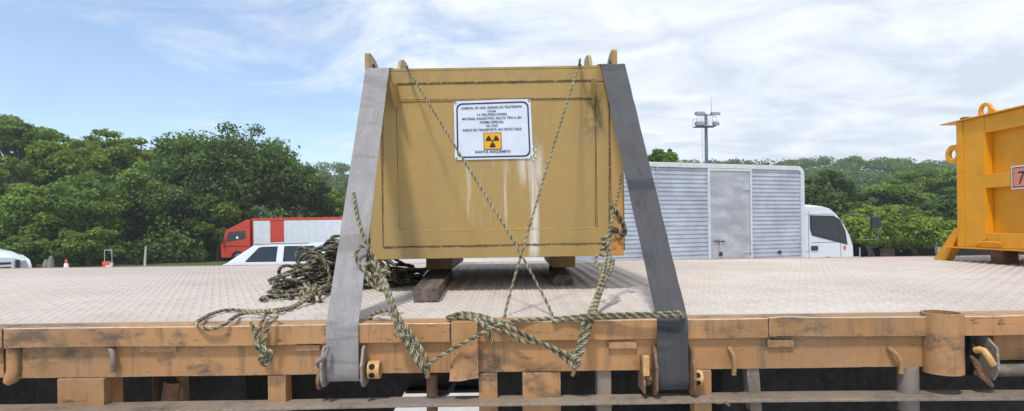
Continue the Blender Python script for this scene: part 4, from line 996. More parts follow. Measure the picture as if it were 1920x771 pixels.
# placard on the middle rail, half out of the picture
za, zb_ = zy(355, 1902), zy(312, 1902); ya = XC*F/(1900-CX)
pc_ = op('placard', MB().box((XC-.008, ya-.26, za), (XC-.0005, ya, zb_)), 'signwhite', .001)
op('placard_border', MB().box((XC-.0088, ya-.252, za+.008), (XC-.0082, ya-.008, zb_-.008)), 'ink', 0, pc_)
op('placard_field', MB().box((XC-.0096, ya-.246, za+.014), (XC-.009, ya-.014, zb_-.014)), 'containersign', 0, pc_)
text_mesh('lettering', '7', .11, M['ink'], pc_, lambda x, y: Vector((XC-.0103, ya-.072-x, za+.028+y))-base_of(oc), None, .0)

# ------------------------------------------------------------------ vehicles
def at(loc, yaw):
    c_, s_ = math.cos(yaw), math.sin(yaw)
    return lambda x, y, z: (x*c_-y*s_, x*s_+y*c_, z)
def vp(root, name, mb, mat, bevel=.0, parent=None, **k): return mb.build(name, M[mat], parent or root, bevel=bevel, world=False, **k)
def wheel(root, x, y, r, w):
    b = MB(); prof_ = [(r*.6, -w/2), (r*.92, -w/2), (r, -w*.36), (r, w*.36), (r*.92, w/2), (r*.6, w/2)]; n = 24; vs = []
    for i in range(n):
        a = 2*math.pi*i/n
        for (q, o_) in prof_: vs.append((x+q*math.cos(a), y+o_, r+q*math.sin(a)))
    b.add(vs, [(i*6+j, i*6+j+1, ((i+1) % n)*6+j+1, ((i+1) % n)*6+j) for i in range(n) for j in range(5)])
    wh = vp(root, 'wheel', b, 'black'); vp(root, 'rim', MB().tube([(x, y-w*.3, r), (x, y+w*.3, r)], r*.61, 20), 'chrome', .004, wh)
def arch(xc, r, z0, n=8):
    return [(xc-r*math.cos(math.pi*i/n), z0+r*math.sin(math.pi*i/n)) for i in range(n+1)]
# --- white hatchback (rear to the left); local x forward, y to the far side, origin at rear, near side
car = thing('parked_car', 'white hatchback with tinted windows parked in front of the red truck', 'car', (P(414, 480, 13.75).x, 13.75, 0), 'cars parked in the yard')
Lc, Wc = 3.85, 1.62
low = [(.03, .42), (.0, .62), (.03, .93), (.16, .98), (2.75, .985), (3.45, .90), (3.75, .78), (3.85, .60), (3.83, .30), (3.62, .25)]+arch(3.10, .34, .28)[::-1]+[(2.7, .22), (1.15, .22)]+arch(.72, .34, .28)[::-1]+[(.36, .28), (.1, .32)]
vp(car, 'body', MB().prism(low, 1, 0, Wc), 'white', .045, seg=3)
def gh(zf): pass
bot = [(.06, .93), (2.86, .93)]; 
lo = [(.07, .04, .95), (2.85, .04, .95), (2.85, Wc-.04, .95), (.07, Wc-.04, .95)]
hi = [(.70, .17, 1.385), (2.02, .17, 1.405), (2.02, Wc-.17, 1.405), (.70, Wc-.17, 1.385)]
vp(car, 'cabin', MB().hexa(lo, hi), 'white', .07, seg=4)
rf = [(.74, .22, 1.380), (1.98, .22, 1.396), (1.98, Wc-.22, 1.396), (.74, Wc-.22, 1.380)]
vp(car, 'roof', MB().hexa(rf, [(.86, .32, 1.418), (1.85, .32, 1.428), (1.85, Wc-.32, 1.428), (.86, Wc-.32, 1.418)]), 'white', .02, seg=3)
def win(poly, name='window'):
    def yy(z): return .04+(z-.95)/.44*.13
    lo_ = [(x, yy(z)-.006, z) for x, z in poly]; hi_ = [(x, yy(z)+.02, z) for x, z in poly]
    vp(car, name, MB().hexa(lo_, hi_), 'glass', .004)
win([(.55, .975), (1.27, .975), (1.28, 1.345), (.92, 1.338), (.83, 1.32), (.56, 1.02)])
win([(1.43, .975), (2.62, .975), (2.12, 1.352), (1.43, 1.350)])
vp(car, 'rear_window', MB().add([(.13, .2, 1.02), (.13, Wc-.2, 1.02), (.56, Wc-.3, 1.33), (.56, .3, 1.33)], [(0, 1, 2, 3)]), 'glass')
vp(car, 'windscreen', MB().add([(2.80, .14, .99), (2.80, Wc-.14, .99), (2.08, Wc-.24, 1.37), (2.08, .24, 1.37)], [(3, 2, 1, 0)]), 'glass')
vp(car, 'tail_light', MB().box((.0, .03, .62), (.05, .2, .90)), 'red', .01); vp(car, 'tail_light', MB().box((.0, Wc-.2, .62), (.05, Wc-.03, .90)), 'red', .01)
vp(car, 'door_handle', MB().box((.98, -.012, .86), (1.16, .01, .89)), 'white', .004); vp(car, 'door_handle', MB().box((1.98, -.012, .86), (2.16, .01, .89)), 'white', .004)
vp(car, 'door_mirror', MB().hexa([(2.45, -.14, .98), (2.6, -.14, .98), (2.62, .03, .98), (2.45, .03, .98)], [(2.43, -.13, 1.10), (2.55, -.13, 1.10), (2.57, .03, 1.08), (2.43, .03, 1.08)]), 'white', .02)
for xx in (1.35, 2.42, .62): vp(car, 'door_seam', MB().box((xx-.005, -.003, .40), (xx+.005, .02, .93)), 'lampgrey', 0)
vp(car, 'side_moulding', MB().box((.5, -.012, .60), (2.9, .01, .66)), 'plastic', .004)
vp(car, 'roof_gutter', MB().tube([(.72, .165, 1.392), (1.3, .163, 1.408), (2.0, .165, 1.412)], .010, 6), 'plastic', 0)
for x in (.72, 3.10):
    for y in (.09, Wc-.09): wheel(car, x, y, .29, .18)
# --- white pickup nosing in at the far left
fw = Vector((.85, -.52, 0)).normalized(); yawp = math.atan2(fw.y, fw.x)
pk = thing('parked_pickup', 'white pickup truck with slotted dark grille, nose towards the trailer', 'car', (-13.62, 15.2, ground_z(0, 15.2)), 'cars parked in the yard', rot=(0, 0, yawp))
HWp = .93   # local x forward with the nose at 0, y to its left
hood = []
for (x, zt_, w_) in ((-2.0, 1.34, .90), (-1.0, 1.33, .91), (-.5, 1.29, .91), (-.18, 1.22, .89), (-.03, 1.10, .84)):
    hood.append((x, zt_, w_))
vs = []
for (x, zt_, w_) in hood:
    for j in range(9):
        t = j/8*2-1; vs.append((x, w_*t, zt_-.10*abs(t)**3.2-(.08 if abs(t) > .95 else 0)))
nb = len(vs); vs += [(v[0], v[1], .55) for v in vs]
fs = [(i*9+j, i*9+j+1, (i+1)*9+j+1, (i+1)*9+j) for i in range(4) for j in range(8)]; fs += [tuple(nb+q for q in f)[::-1] for f in fs]
ed = list(range(9))+[9*i+8 for i in range(1, 5)]+[36+j for j in range(7, -1, -1)]+[9*i for i in range(3, 0, -1)]
fs += [(ed[i], ed[(i+1) % len(ed)], nb+ed[(i+1) % len(ed)], nb+ed[i]) for i in range(len(ed))]
vp(pk, 'hood', MB().add(vs, fs), 'white', .0, sharp=50)
for s in (-1, 1):
    fen = [(-2.0, 1.18), (-.6, 1.14), (-.15, 1.02), (-.02, .85), (-.04, .52)]+arch(-.75, .42, .42)[::-1]+[(-2.0, .45)]
    vp(pk, 'fender', MB().prism(fen, 1, s*.86, s*.97), 'white', .03, seg=3)
gr = vp(pk, 'grille', MB().box((-.04, -.55, .62), (.004, .55, 1.02)), 'white', .01)
for k, z in enumerate((.67, .79, .91)): vp(pk, 'grille_slot', MB().box((.002, -.50, z), (.012, .50, z+.06)), 'plastic', .003, gr)
for s in (-1, 1): vp(pk, 'headlight', MB().box((-.09, s*.60, .70), (.006, s*.70, 1.02)), 'plastic', .01); vp(pk, 'side_lamp', MB().box((-.12, s*.72, .78), (-.01, s*.85, 1.0)), 'headlight', .02)
vp(pk, 'bumper', MB().box((-.10, -.97, .38), (.10, .97, .58)), 'white', .04, seg=3)
cb = [(-3.65, .5), (-2.0, .5), (-2.0, 1.30), (-3.65, 1.30)]
vp(pk, 'cab', MB().prism(cb, 1, -.95, .95), 'white', .04)
vp(pk, 'cab_top', MB().hexa([(-3.60, -.88, 1.28), (-1.90, -.88, 1.28), (-1.90, .88, 1.28), (-3.60, .88, 1.28)], [(-3.50, -.72, 1.88), (-2.50, -.72, 1.90), (-2.50, .72, 1.90), (-3.50, .72, 1.88)]), 'white', .06, seg=3)
vp(pk, 'windscreen', MB().add([(-1.92, -.76, 1.36), (-1.92, .76, 1.36), (-2.42, .64, 1.82), (-2.42, -.64, 1.82)], [(0, 1, 2, 3)]), 'glass')
for s in (-1, 1): vp(pk, 'window', MB().add([(-3.45, s*.862, 1.38), (-2.15, s*.862, 1.38), (-2.55, s*.765, 1.78), (-3.45, s*.765, 1.78)], [(0, 1, 2, 3)]), 'glass')
vp(pk, 'bed', MB().box((-5.7, -.95, .55), (-3.66, .95, 1.25)), 'white', .03)
for x in (-.75, -4.8):
    for y in (-.82, .82): wheel(pk, x, y, .38, .24)
# --- red box truck (heads left), origin at its front, near side
DR = 40.0; gz = ground_z(0, DR); xr = P(414, 480, DR).x
rt = thing('box_truck', 'red truck with white side panels parked under the trees', 'truck', (xr, DR, gz), 'trucks parked in the yard')
def rz(py, px=500): return P(px, py, DR).z-gz
def rx(px): return P(px, 450, DR).x-xr
cabp = [(.02, .35), (0, 1.35), (.10, rz(458)), (.28, rz(436)), (.42, rz(430)), (rx(462), rz(412)), (rx(469), rz(412)), (rx(469), .35)]+arch(1.15, .44, .35)[::-1]
vp(rt, 'cab', MB().prism(cabp, 1, 0, 2.3), 'red', .06, seg=3)
vp(rt, 'cab_window', MB().prism([(rx(424), rz(453)), (rx(428), rz(434)), (rx(460), rz(432)), (rx(461), rz(447))], 1, -.012, .03), 'glass', .004)
vp(rt, 'windscreen', MB().add([(.075, .15, rz(457)), (.075, 2.15, rz(457)), (.27, 2.1, rz(437)), (.27, .2, rz(437))], [(3, 2, 1, 0)]), 'glass')
vp(rt, 'mirror', MB().box((.12, -.28, rz(456)), (.24, -.16, rz(440))), 'plastic', .02)
vp(rt, 'round_decal', MB().tube([(rx(445), -.014, rz(445)), (rx(445), -.02, rz(445))], .09, 14), 'conewhite', 0)
vp(rt, 'side_stripe', MB().box((.15, -.006, 1.1), (rx(466), .01, 1.16)), 'plastic', 0)
bx0 = rx(473); bx1 = rx(473)+7.6
vp(rt, 'cargo_box', MB().box((bx0, 0, 1.0), (bx1, 2.4, rz(409))), 'red', .03)
for (pa, pb) in ((476, 507), (533, 648)):
    pan = vp(rt, 'side_panel', MB().box((rx(pa), -.02, 1.02), (rx(pb), .0, rz(414))), 'panelwhite', .006)
    for k in range(1, int((rx(pb)-rx(pa))/.55)):
        vp(rt, 'panel_rib', MB().box((rx(pa)+k*.55-.012, -.034, 1.04), (rx(pa)+k*.55+.012, -.021, rz(415))), 'panelwhite', 0, pan)
vp(rt, 'top_rail', MB().box((bx0, -.035, rz(413.5)), (bx1, -.001, rz(409)-.01)), 'red', .004)
vp(rt, 'chassis', MB().box((.6, .4, .6), (bx1-.1, 2.0, .98)), 'under', 0)
for x in (1.15, 6.2, 7.4):
    for y in (.18, 2.15): wheel(rt, x, y, .40, .28)
# --- silver box truck (heads right and away)
yaws = R(20); ps = P(1508, 400, 14.75)
st = thing('box_truck', 'silver ribbed aluminium box truck with a white cab and a side door', 'truck', (ps.x, ps.y, 0), 'trucks parked in the yard', rot=(0, 0, yaws))
us = Vector((math.cos(yaws), math.sin(yaws), 0))
def sl_(px, py):
    """pixel on the truck's near side -> its own x (0 at the box front, forward +) and height"""
    lo_, hi_ = -8.0, 4.0
    for _ in range(50):
        m_ = (lo_+hi_)/2; p = Vector((ps.x, ps.y, 0))+us*m_; 
        if p.x/p.y*F+CX-0 < px+ (0): lo_ = m_
        else: hi_ = m_
    p = Vector((ps.x, ps.y, 0))+us*lo_; return lo_, P(px, py, p.y).z
xb1 = -.02; xb0 = -5.9; HB = sl_(1490, 312)[1]; zb0 = .78; Wt = 2.1
rc = .20; cr_pts = [(xb1-rc+rc*math.sin(R(a)), HB-rc+rc*math.cos(R(a))) for a in range(0, 91, 15)]
vp(st, 'cargo_box', MB().prism([(xb0, zb0), (xb0, HB)]+cr_pts+[(xb1, zb0)], 1, .045, Wt), 'alu', .01)
vp(st, 'corner_cap', MB().ring((xb1-rc, 0, HB-rc), 1, rc-.10, rc+.006, -.036, .07, 8, (0, 90)), 'alurust', .008)
def corr(name, xa_, xb_, z0, z1, parent=None):
    """horizontally ribbed sheet: overlapping clapboard-like profile"""
    pz = .098; vs = []; nx = max(2, int((xb_-xa_)/.25)); rows = []
    z = z0; 
    while z < z1-.01:
        e = min(z+pz, z1); rows += [(z, .008), (z+(e-z)*.72, .020), (e-.008, .028)]; z = e
    rows.append((z1, .008))
    for (z, o_) in rows:
        for i in range(nx+1):
            x = xa_+(xb_-xa_)*i/nx; dent = .014*mnoise.noise((x*1.3, z*2.2, 5))+.02*max(0, mnoise.noise((x*.9+4, z*1.5, 2))-.25)
            vs.append((x, o_+dent-.01, z))
    w_ = nx+1; fs = [(r_*w_+i, r_*w_+i+1, (r_+1)*w_+i+1, (r_+1)*w_+i) for r_ in range(len(rows)-1) for i in range(nx)]
    return vp(st, name, MB().add(vs, fs), 'alu', sharp=20)
xd0, xd1 = sl_(1331, 400)[0], sl_(1406, 400)[0]; zt_ = HB-.10
xm = sl_(1232, 400)[0]
corr('ribbed_panel', xb0+.05, xm-.004, zb0+.05, zt_); corr('ribbed_panel', xm+.004, xd0-.06, zb0+.05, zt_); corr('ribbed_panel', xd1+.05, xb1-.09, zb0+.05, zt_)
vp(st, 'panel_joint', MB().box((xm-.012, -.03, zb0+.05), (xm+.012, .03, zt_)), 'alu', .003)
for (a, c) in ((xd0-.06, xd0), (xd1, xd1+.05)): vp(st, 'door_post', MB().box((a, -.035, zb0), (c, .04, zt_)), 'alurust', .006)
zdt = sl_(1370, 321)[1]
vp(st, 'door_header', MB().box((xd0, -.03, zdt), (xd1, .04, zdt+.05)), 'alurust', .005)
dr_ = vp(st, 'side_door', MB().box((xd0+.01, -.012, zb0+.02), (xd1-.01, .04, zdt-.005)), 'alu_door', .004)
for z in (1.05, 2.55): vp(st, 'hinge', MB().tube([(xd1-.22, -.022, z), (xd1+.01, -.026, z)], .014, 7), 'pale_steel', 0, dr_)
zl = sl_(1346, 452)[1]; xl = sl_(1346, 452)[0]
vp(st, 'latch', MB().tube([(xl-.12, -.03, zl), (xl+.16, -.035, zl-.01)], .018, 8), 'rusty', 0, dr_); vp(st, 'latch_bar', MB().tube([(xl+.05, -.03, zl+.05), (xl+.05, -.03, zl-.34)], .014, 8), 'pale_steel', 0, dr_); vp(st, 'padlock', MB().box((xl+.01, -.05, zl-.36), (xl+.09, -.02, zl-.26)), 'plastic', .008, dr_)
vp(st, 'corner_post', MB().box((xb1-.10, -.035, zb0-.02), (xb1+.006, .06, HB-rc)), 'alurust', .012, seg=2)
vp(st, 'top_rail', MB().box((xb0, -.035, zt_-.005), (xb1-rc, .07, HB+.006)), 'alurust', .02, seg=3)
vp(st, 'marker_lamp', MB().box((-.85, -.04, .98), (-.78, .0, 1.06)), 'plastic', .01)
vp(st, 'sill', MB().box((xb0, -.03, zb0-.06), (xb1, .05, zb0+.045)), 'alurust', .01)
vp(st, 'chassis', MB().box((xb0+.1, .5, .5), (1.2, 1.5, .77)), 'under', 0)
# cab from the side outline
def q(px, py): a, z = sl_(px, py); return (a, z)
outl = [(.04, .5), q(1512, 470), q(1510, 386), q(1545, 386), q(1562, 391), q(1574, 401), q(1588, 420), q(1599, 441), q(1605, 462), q(1606, 490), (1.62, .75), (1.58, .42), (1.35, .42)]+arch(.85, .42, .42)[::-1]+[(.3, .42)]
Wcab = 1.9
vp(st, 'cab', MB().prism(outl, 1, .08, .08+Wcab), 'white', .05, seg=3)
wn_ = [q(1525, 406), q(1566, 407), q(1577, 414), q(1586, 433), q(1590, 454), q(1529, 439), q(1526, 430)]
wf = [q(1523, 403.5), q(1568, 404.5), q(1580, 412), q(1589.5, 433), q(1593.5, 459), q(1527, 442), q(1523.5, 430)]
vp(st, 'window_seal', MB().prism(wf, 1, .070, .09), 'plastic', .003)
vp(st, 'door_window', MB().prism(wn_, 1, .062, .085), 'glass', .003)
a, z = q(1525, 466); vp(st, 'door_handle', MB().box((a, .055, z-.06), (a+.22, .085, z+.06)), 'plastic', .02, seg=3)
for px in (1521,): 
    a, z = q(px, 400); vp(st, 'door_seam', MB().box((a-.006, .074, .7), (a+.006, .09, z+.05)), 'lampgrey', 0)
a, z = q(1540, 400); vp(st, 'roof_gutter', MB().box((.05, .068, z-.01), (q(1570, 400)[0], .09, z+.015)), 'panelwhite', .004)
vp(st, 'roof_cowl', MB().hexa([(.06, .15, q(1530, 388)[1]), (q(1560, 390)[0], .15, q(1560, 392)[1]), (q(1560, 390)[0], 1.9, q(1560, 392)[1]), (.06, 1.9, q(1530, 388)[1])], [(.2, .3, q(1530, 384)[1]+.03), (q(1550, 390)[0], .3, q(1550, 386)[1]+.02), (q(1550, 390)[0], 1.75, q(1550, 386)[1]+.02), (.2, 1.75, q(1530, 384)[1]+.03)]), 'white', .03, seg=3)
vp(st, 'sun_visor', MB().hexa([(*[q(1563, 396)[0]], .12, q(1563, 398)[1]), (q(1575, 400)[0], .12, q(1575, 402)[1]), (q(1575, 400)[0], 1.95, q(1575, 402)[1]), (q(1563, 396)[0], 1.95, q(1563, 398)[1])], [(q(1565, 391)[0], .14, q(1565, 391)[1]), (q(1571, 394)[0], .14, q(1571, 394)[1]), (q(1571, 394)[0], 1.93, q(1571, 394)[1]), (q(1565, 391)[0], 1.93, q(1565, 391)[1])]), 'plastic', .01)
vp(st, 'windscreen', MB().add([(q(1603, 455)[0]+.012, .2, q(1603, 455)[1]), (q(1603, 455)[0]+.012, 1.85, q(1603, 455)[1]), (q(1580, 408)[0]+.02, 1.8, q(1580, 408)[1]), (q(1580, 408)[0]+.02, .25, q(1580, 408)[1])], [(0, 1, 2, 3)]), 'glass')
a0c, zc_ = q(1524, 470)
for nm, (xa_, za_, xb_, zb__) in (('door_seam', (a0c, .72, a0c+1.02, .732)), ('door_seam', (a0c+1.02, .72, a0c+1.032, 1.30)), ('body_crease', (a0c+.04, 1.22, a0c+1.0, 1.232)), ('door_seam', (.05, 1.0, a0c-.02, 1.008))):
    vp(st, nm, MB().box((xa_, .076, za_), (xb_, .09, zb__)), 'lampgrey', 0)
vp(st, 'indicator', MB().box((a0c+1.12, .066, 1.02), (a0c+1.20, .09, 1.12)), 'conered', .01)
vp(st, 'seat', MB().box((.35, .5, 1.3), (.5, 1.1, 1.95)), 'plastic', .04)
vp(st, 'quarter_bar', MB().prism([q(1573, 408.5), q(1575, 409.5), q(1579, 450), q(1577, 450)], 1, .058, .07), 'plastic', 0)
# far-side mirror on its arm
a, z = q(1604, 450); x2 = q(1645, 440)[0]
vp(st, 'mirror_arm', MB().tube([(a, -.02, z), (a+.5, -.16, z+.01), (a+.58, -.18, z+.05), (a+.60, -.18, z+.35), (a+.2, -.12, z+.66), (a-.28, .06, z+.66)], .011, 7), 'mast', 0)
vp(st, 'mirror', MB().hexa([(a+.36, -.10, z+.28), (a+.60, -.16, z+.28), (a+.62, -.20, z+.62), (a+.34, -.14, z+.62)], [(a+.38, -.20, z+.30), (a+.60, -.26, z+.30), (a+.60, -.28, z+.60), (a+.36, -.22, z+.60)]), 'plastic', .03, seg=3)
a, z = q(1612, 475); vp(st, 'bracket', MB().tube([(a-.1, .1, z-.1), (a+.05, .05, z-.1), (a+.05, .05, z+.15)], .015, 6), 'pale_steel', 0)
for x in (.85, -3.9):
    for y in (.22, 1.85): wheel(st, x, y, .38, .24)

# ------------------------------------------------------------------ small yard things
def gpt(px, d): p = P(px, 480, d); return Vector((p.x, d, ground_z(p.x, d)))
p = gpt(124, 26.5)
cn = thing('traffic_cone', 'orange and white traffic cone standing in front of the trees', 'cone', p)
b = MB(); b.box((p.x-.2, p.y-.2, p.z), (p.x+.2, p.y+.2, p.z+.04)); b.build('base', M['conered'], cn, bevel=.01)
for i, (z0_, z1_, mt_) in enumerate(((.04, .30, 'conered'), (.30, .56, 'conewhite'), (.56, .74, 'conered'))):
    r_ = lambda z: .17-.18*z
    MB().tube([(p.x, p.y, p.z+z0_), (p.x, p.y, p.z+z1_)], [r_(z0_), r_(z1_)], 18).build('cone_body' if i != 1 else 'white_band', M[mt_], cn)
p = gpt(193, 26.5)
rb = thing('road_barrier', 'tilted red and white plastic road barrier before the dark trees', 'barrier', p)
def slant(u, w, h0, h1, name, mt_):
    v = [(p.x+u-.0, p.y-.1, p.z+h0), (p.x+u+w, p.y-.1, p.z+h0+.22*w), (p.x+u+w, p.y+.1, p.z+h0+.22*w), (p.x+u, p.y+.1, p.z+h0)]
    t_ = [(a_[0]+.10, a_[1]*1.0, a_[2]+h1-h0+.35*(a_[0]-p.x+.3)) for a_ in v]
    MB().hexa(v, t_).build(name, M[mt_], rb, bevel=.015)
slant(-.34, .18, .02, .14, 'white_block', 'conewhite'); slant(-.15, .22, .04, .32, 'red_block', 'conered'); slant(.08, .22, .02, .30, 'white_block', 'conewhite')
MB().box((p.x+.04, p.y-.12, p.z+.46), (p.x+.36, p.y+.06, p.z+.62)).build('red_block', M['conered'], rb, bevel=.02)
MB().box((p.x-.3, p.y-.13, p.z), (p.x+.40, p.y+.13, p.z+.04)).build('foot', M['conered'], rb, bevel=.01)
MB().box((p.x+.06, p.y-.08, p.z+.30), (p.x+.34, p.y+.05, p.z+.47)).build('white_block', M['conewhite'], rb, bevel=.01)
p = gpt(203, 27.2)
fr = MB(); 
for s in (-.17, .17): fr.tube([(p.x+s, p.y, p.z), (p.x+s, p.y, p.z+1.13)], .014, 6)
fr.tube([(p.x-.17, p.y, p.z+1.12), (p.x+.17, p.y, p.z+1.12)], .014, 6)
tag(fr.build('sign_frame', M['pale_steel']), 'thin empty metal sign frame behind the red and white barrier', 'frame')
p = gpt(271, 26.5)
po = MB(); po.tube([(p.x, p.y, p.z), (p.x+.02, p.y, p.z+.7), (p.x+.07, p.y, p.z+1.28)], [.05, .048, .04], 10)
tag(po.build('wooden_post', M['postgrey']), 'pale leaning wooden post standing alone before the dark trees', 'post')
for k, (px, h) in enumerate(((86, .62), (95, .8))):
    p = gpt(px, 31); b = MB(); b.tube([(p.x, p.y, p.z), (p.x, p.y, p.z+h*.6), (p.x+.03, p.y, p.z+h)], [.16, .15, .08], 9)
    tag(b.build('stone_marker', M['stone']), ['short grey stone marker left of the taller one under the tree', 'taller grey stone marker under the tree by the cone'][k].replace(' left of', ' beside'), 'stone')
# floodlight mast
p = gpt(1327, 70.0); p.z = ground_z(p.x, 70)
ms = thing('floodlight_mast', 'tall blue-grey floodlight mast with four lamps behind the silver truck', 'mast', p)
def mz(py): return P(1327, py, 70).z
MB().tube([(p.x, 70, p.z), (p.x, 70, mz(214))], [.26, .17], 14).build('pole', M['mast'], ms)
for (py, wl, wr_) in ((238, -1.35, 1.05),):
    b = MB(); b.box((p.x+wl, 69.3, mz(py)), (p.x+wr_, 70.7, mz(py)+.08)); b.build('platform', M['pale_steel'], ms)
b = MB()
for dx in (-1.35, -.7, .55, 1.05): 
    for yy in (69.3, 70.7): b.tube([(p.x+dx, yy, mz(238)), (p.x+dx, yy, mz(221))], .025, 5)
for z in (mz(221), mz(229)):
    b.tube([(p.x-1.35, 69.3, z), (p.x+1.05, 69.3, z)], .022, 5); b.tube([(p.x-1.35, 70.7, z), (p.x+1.05, 70.7, z)], .022, 5)
b.build('guard_rail', M['pale_steel'], ms)
b = MB(); b.tube([(p.x-1.1, 70, mz(216)), (p.x+1.1, 70, mz(216))], .06, 6); b.build('cross_arm', M['mast'], ms)
for (pa, pb, ya, yb) in ((1304, 1322, 209, 216), (1333, 1350, 210, 216), (1304, 1321, 228, 235), (1337, 1348, 228, 235)):
    a0_, a1_ = P(pa, ya, 69.4), P(pb, yb, 69.4)
    h_ = MB().hexa([(a0_.x, 69.1, a1_.z-.05), (a1_.x, 69.1, a1_.z-.05), (a1_.x, 69.9, a1_.z+.1), (a0_.x, 69.9, a1_.z+.1)], [(a0_.x+.05, 69.2, a0_.z-.1), (a1_.x-.05, 69.2, a0_.z-.1), (a1_.x-.1, 69.8, a0_.z+.05), (a0_.x+.1, 69.8, a0_.z+.05)]).build('floodlight', M['lampgrey'], ms, bevel=.03)
    MB().box((a0_.x+.06, 69.07, a1_.z+.0), (a1_.x-.06, 69.098, a0_.z-.14)).build('lamp_glass', M['headlight'], h_)
MB().tube([P(1334, 214, 70), P(1333, 178, 70)], [.03, .012], 6).build('antenna', M['mast'], ms)
b = MB()
for s in (0, .45): b.tube([P(1316, 238, 70)+Vector((s, 0, 0)), P(1318, 330, 70)+Vector((s, 0, 0))], .022, 5)
for k in range(22): b.tube([P(1316+k*.09, 240+k*4, 70), P(1316+k*.09, 240+k*4, 70)+Vector((.45, 0, 0))], .015, 4)
b.build('ladder', M['pale_steel'], ms)
# dark sheet with posts, added as the shade under the right-hand trees
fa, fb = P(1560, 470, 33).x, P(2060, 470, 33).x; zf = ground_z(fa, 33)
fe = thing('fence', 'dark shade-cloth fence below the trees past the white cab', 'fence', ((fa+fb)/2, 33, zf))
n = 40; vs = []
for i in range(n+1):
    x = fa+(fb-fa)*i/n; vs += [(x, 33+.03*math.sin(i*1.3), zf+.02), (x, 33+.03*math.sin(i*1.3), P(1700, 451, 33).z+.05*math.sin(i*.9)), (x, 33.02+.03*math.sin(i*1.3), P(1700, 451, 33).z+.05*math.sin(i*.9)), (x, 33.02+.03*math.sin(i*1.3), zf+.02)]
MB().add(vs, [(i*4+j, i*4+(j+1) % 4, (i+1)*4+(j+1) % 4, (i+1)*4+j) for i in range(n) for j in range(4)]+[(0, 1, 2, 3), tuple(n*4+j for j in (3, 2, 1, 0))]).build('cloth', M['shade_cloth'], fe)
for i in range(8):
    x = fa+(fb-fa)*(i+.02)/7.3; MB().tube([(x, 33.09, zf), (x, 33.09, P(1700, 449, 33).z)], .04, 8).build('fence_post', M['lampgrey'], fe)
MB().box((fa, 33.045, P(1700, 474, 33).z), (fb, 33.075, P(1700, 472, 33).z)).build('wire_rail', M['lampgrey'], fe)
a0_, a1_ = P(1651, 466, 32.7), P(1678, 485, 32.7)
o = MB().box((a0_.x, 32.7, a1_.z), (a1_.x, 32.74, a0_.z)).add(*((lambda x0_, x1_, z: ([(x0_, 32.75, z), (x0_+.05, 32.75, z), (x0_+.05, 32.79, z), (x0_, 32.79, z), (x0_, 32.75, zf), (x0_+.05, 32.75, zf), (x0_+.05, 32.79, zf), (x0_, 32.79, zf)], [(0,1,2,3),(4,7,6,5),(0,4,5,1),(1,5,6,2),(2,6,7,3),(3,7,4,0)]))(a0_.x+.3, a1_.x, a0_.z-.05))).build('notice_board', M['postersign'])
tag(o, 'small faded red and white notice board on the dark fence', 'board')
p = gpt(1762, 31); b = MB(); ztp = P(1762, 462, 31).z
b.tube([(p.x, 31, p.z), (p.x, 31, ztp-.22)], .05, 8); b.hexa([(p.x-.16, 30.9, ztp-.42), (p.x+.16, 30.9, ztp-.42), (p.x+.16, 31.1, ztp-.42), (p.x-.16, 31.1, ztp-.42)], [(p.x-.2, 30.9, ztp), (p.x+.05, 30.9, ztp-.05), (p.x+.05, 31.1, ztp-.05), (p.x-.2, 31.1, ztp)])
tag(b.build('meter_post', M['conewhite']), 'small white meter box on a post beside the orange brace', 'post')

# ------------------------------------------------------------------ trees
LEAF_TONE = [None]
def leaf_cloud(centers, radii, counts, size, rs, flat=.75, up=.5):
    """leaf-sized quads over the shells of many clumps -> vertex and face arrays"""
    C, Nn, S_, T_ = [], [], [], []
    for c, r, n in zip(centers, radii, counts):
        d = rs.normal(size=(n, 3)); d /= np.linalg.norm(d, axis=1)[:, None]
        rr_ = r*np.where(rs.random(n) < .72, rs.random(n)**.33, np.abs(rs.normal(.75, .30, n)))[:, None]*np.array([1, 1, flat]); C.append(np.array(c)+d*rr_)
        nn = d*.75+rs.normal(size=(n, 3))*.75+np.array([0, 0, up]); Nn.append(nn/np.linalg.norm(nn, axis=1)[:, None]); S_.append(size*rs.uniform(.55, 1.35, n)); T_.append(np.clip(rs.normal(.45, .36)+rs.normal(0, .10, n), 0, 1))
    C = np.concatenate(C); Nn = np.concatenate(Nn); S_ = np.concatenate(S_); n = len(C)
    a = np.cross(Nn, rs.normal(size=(n, 3))); a /= np.linalg.norm(a, axis=1)[:, None]+1e-9; b_ = np.cross(Nn, a)
    A = a*S_[:, None]; B = b_*S_[:, None]*.55
    V_ = np.stack([C-A, C-B+Nn*S_[:, None]*.12, C+A, C+B+Nn*S_[:, None]*.12], axis=1).reshape(-1, 3)
    F_ = np.arange(n*4).reshape(n, 4); LEAF_TONE[0] = np.repeat(np.concatenate(T_), 4); return V_, F_
def np_mesh(name, V_, F_, mat, parent=None):
    me = bpy.data.meshes.new(name); nv, nf = len(V_), len(F_)
    me.vertices.add(nv); me.vertices.foreach_set('co', V_.astype(np.float32).ravel())
    me.loops.add(nf*4); me.loops.foreach_set('vertex_index', F_.astype(np.int32).ravel())
    me.polygons.add(nf); me.polygons.foreach_set('loop_start', np.arange(0, nf*4, 4, dtype=np.int32))
    me.update(calc_edges=True); me.materials.append(mat)
    at_ = me.attributes.new('leaf_tone', 'FLOAT', 'POINT'); at_.data.foreach_set('value', LEAF_TONE[0].astype(np.float32))
    o_ = bpy.data.objects.new(name, me); COL.objects.link(o_)
    if parent: o_.parent = parent
    return o_
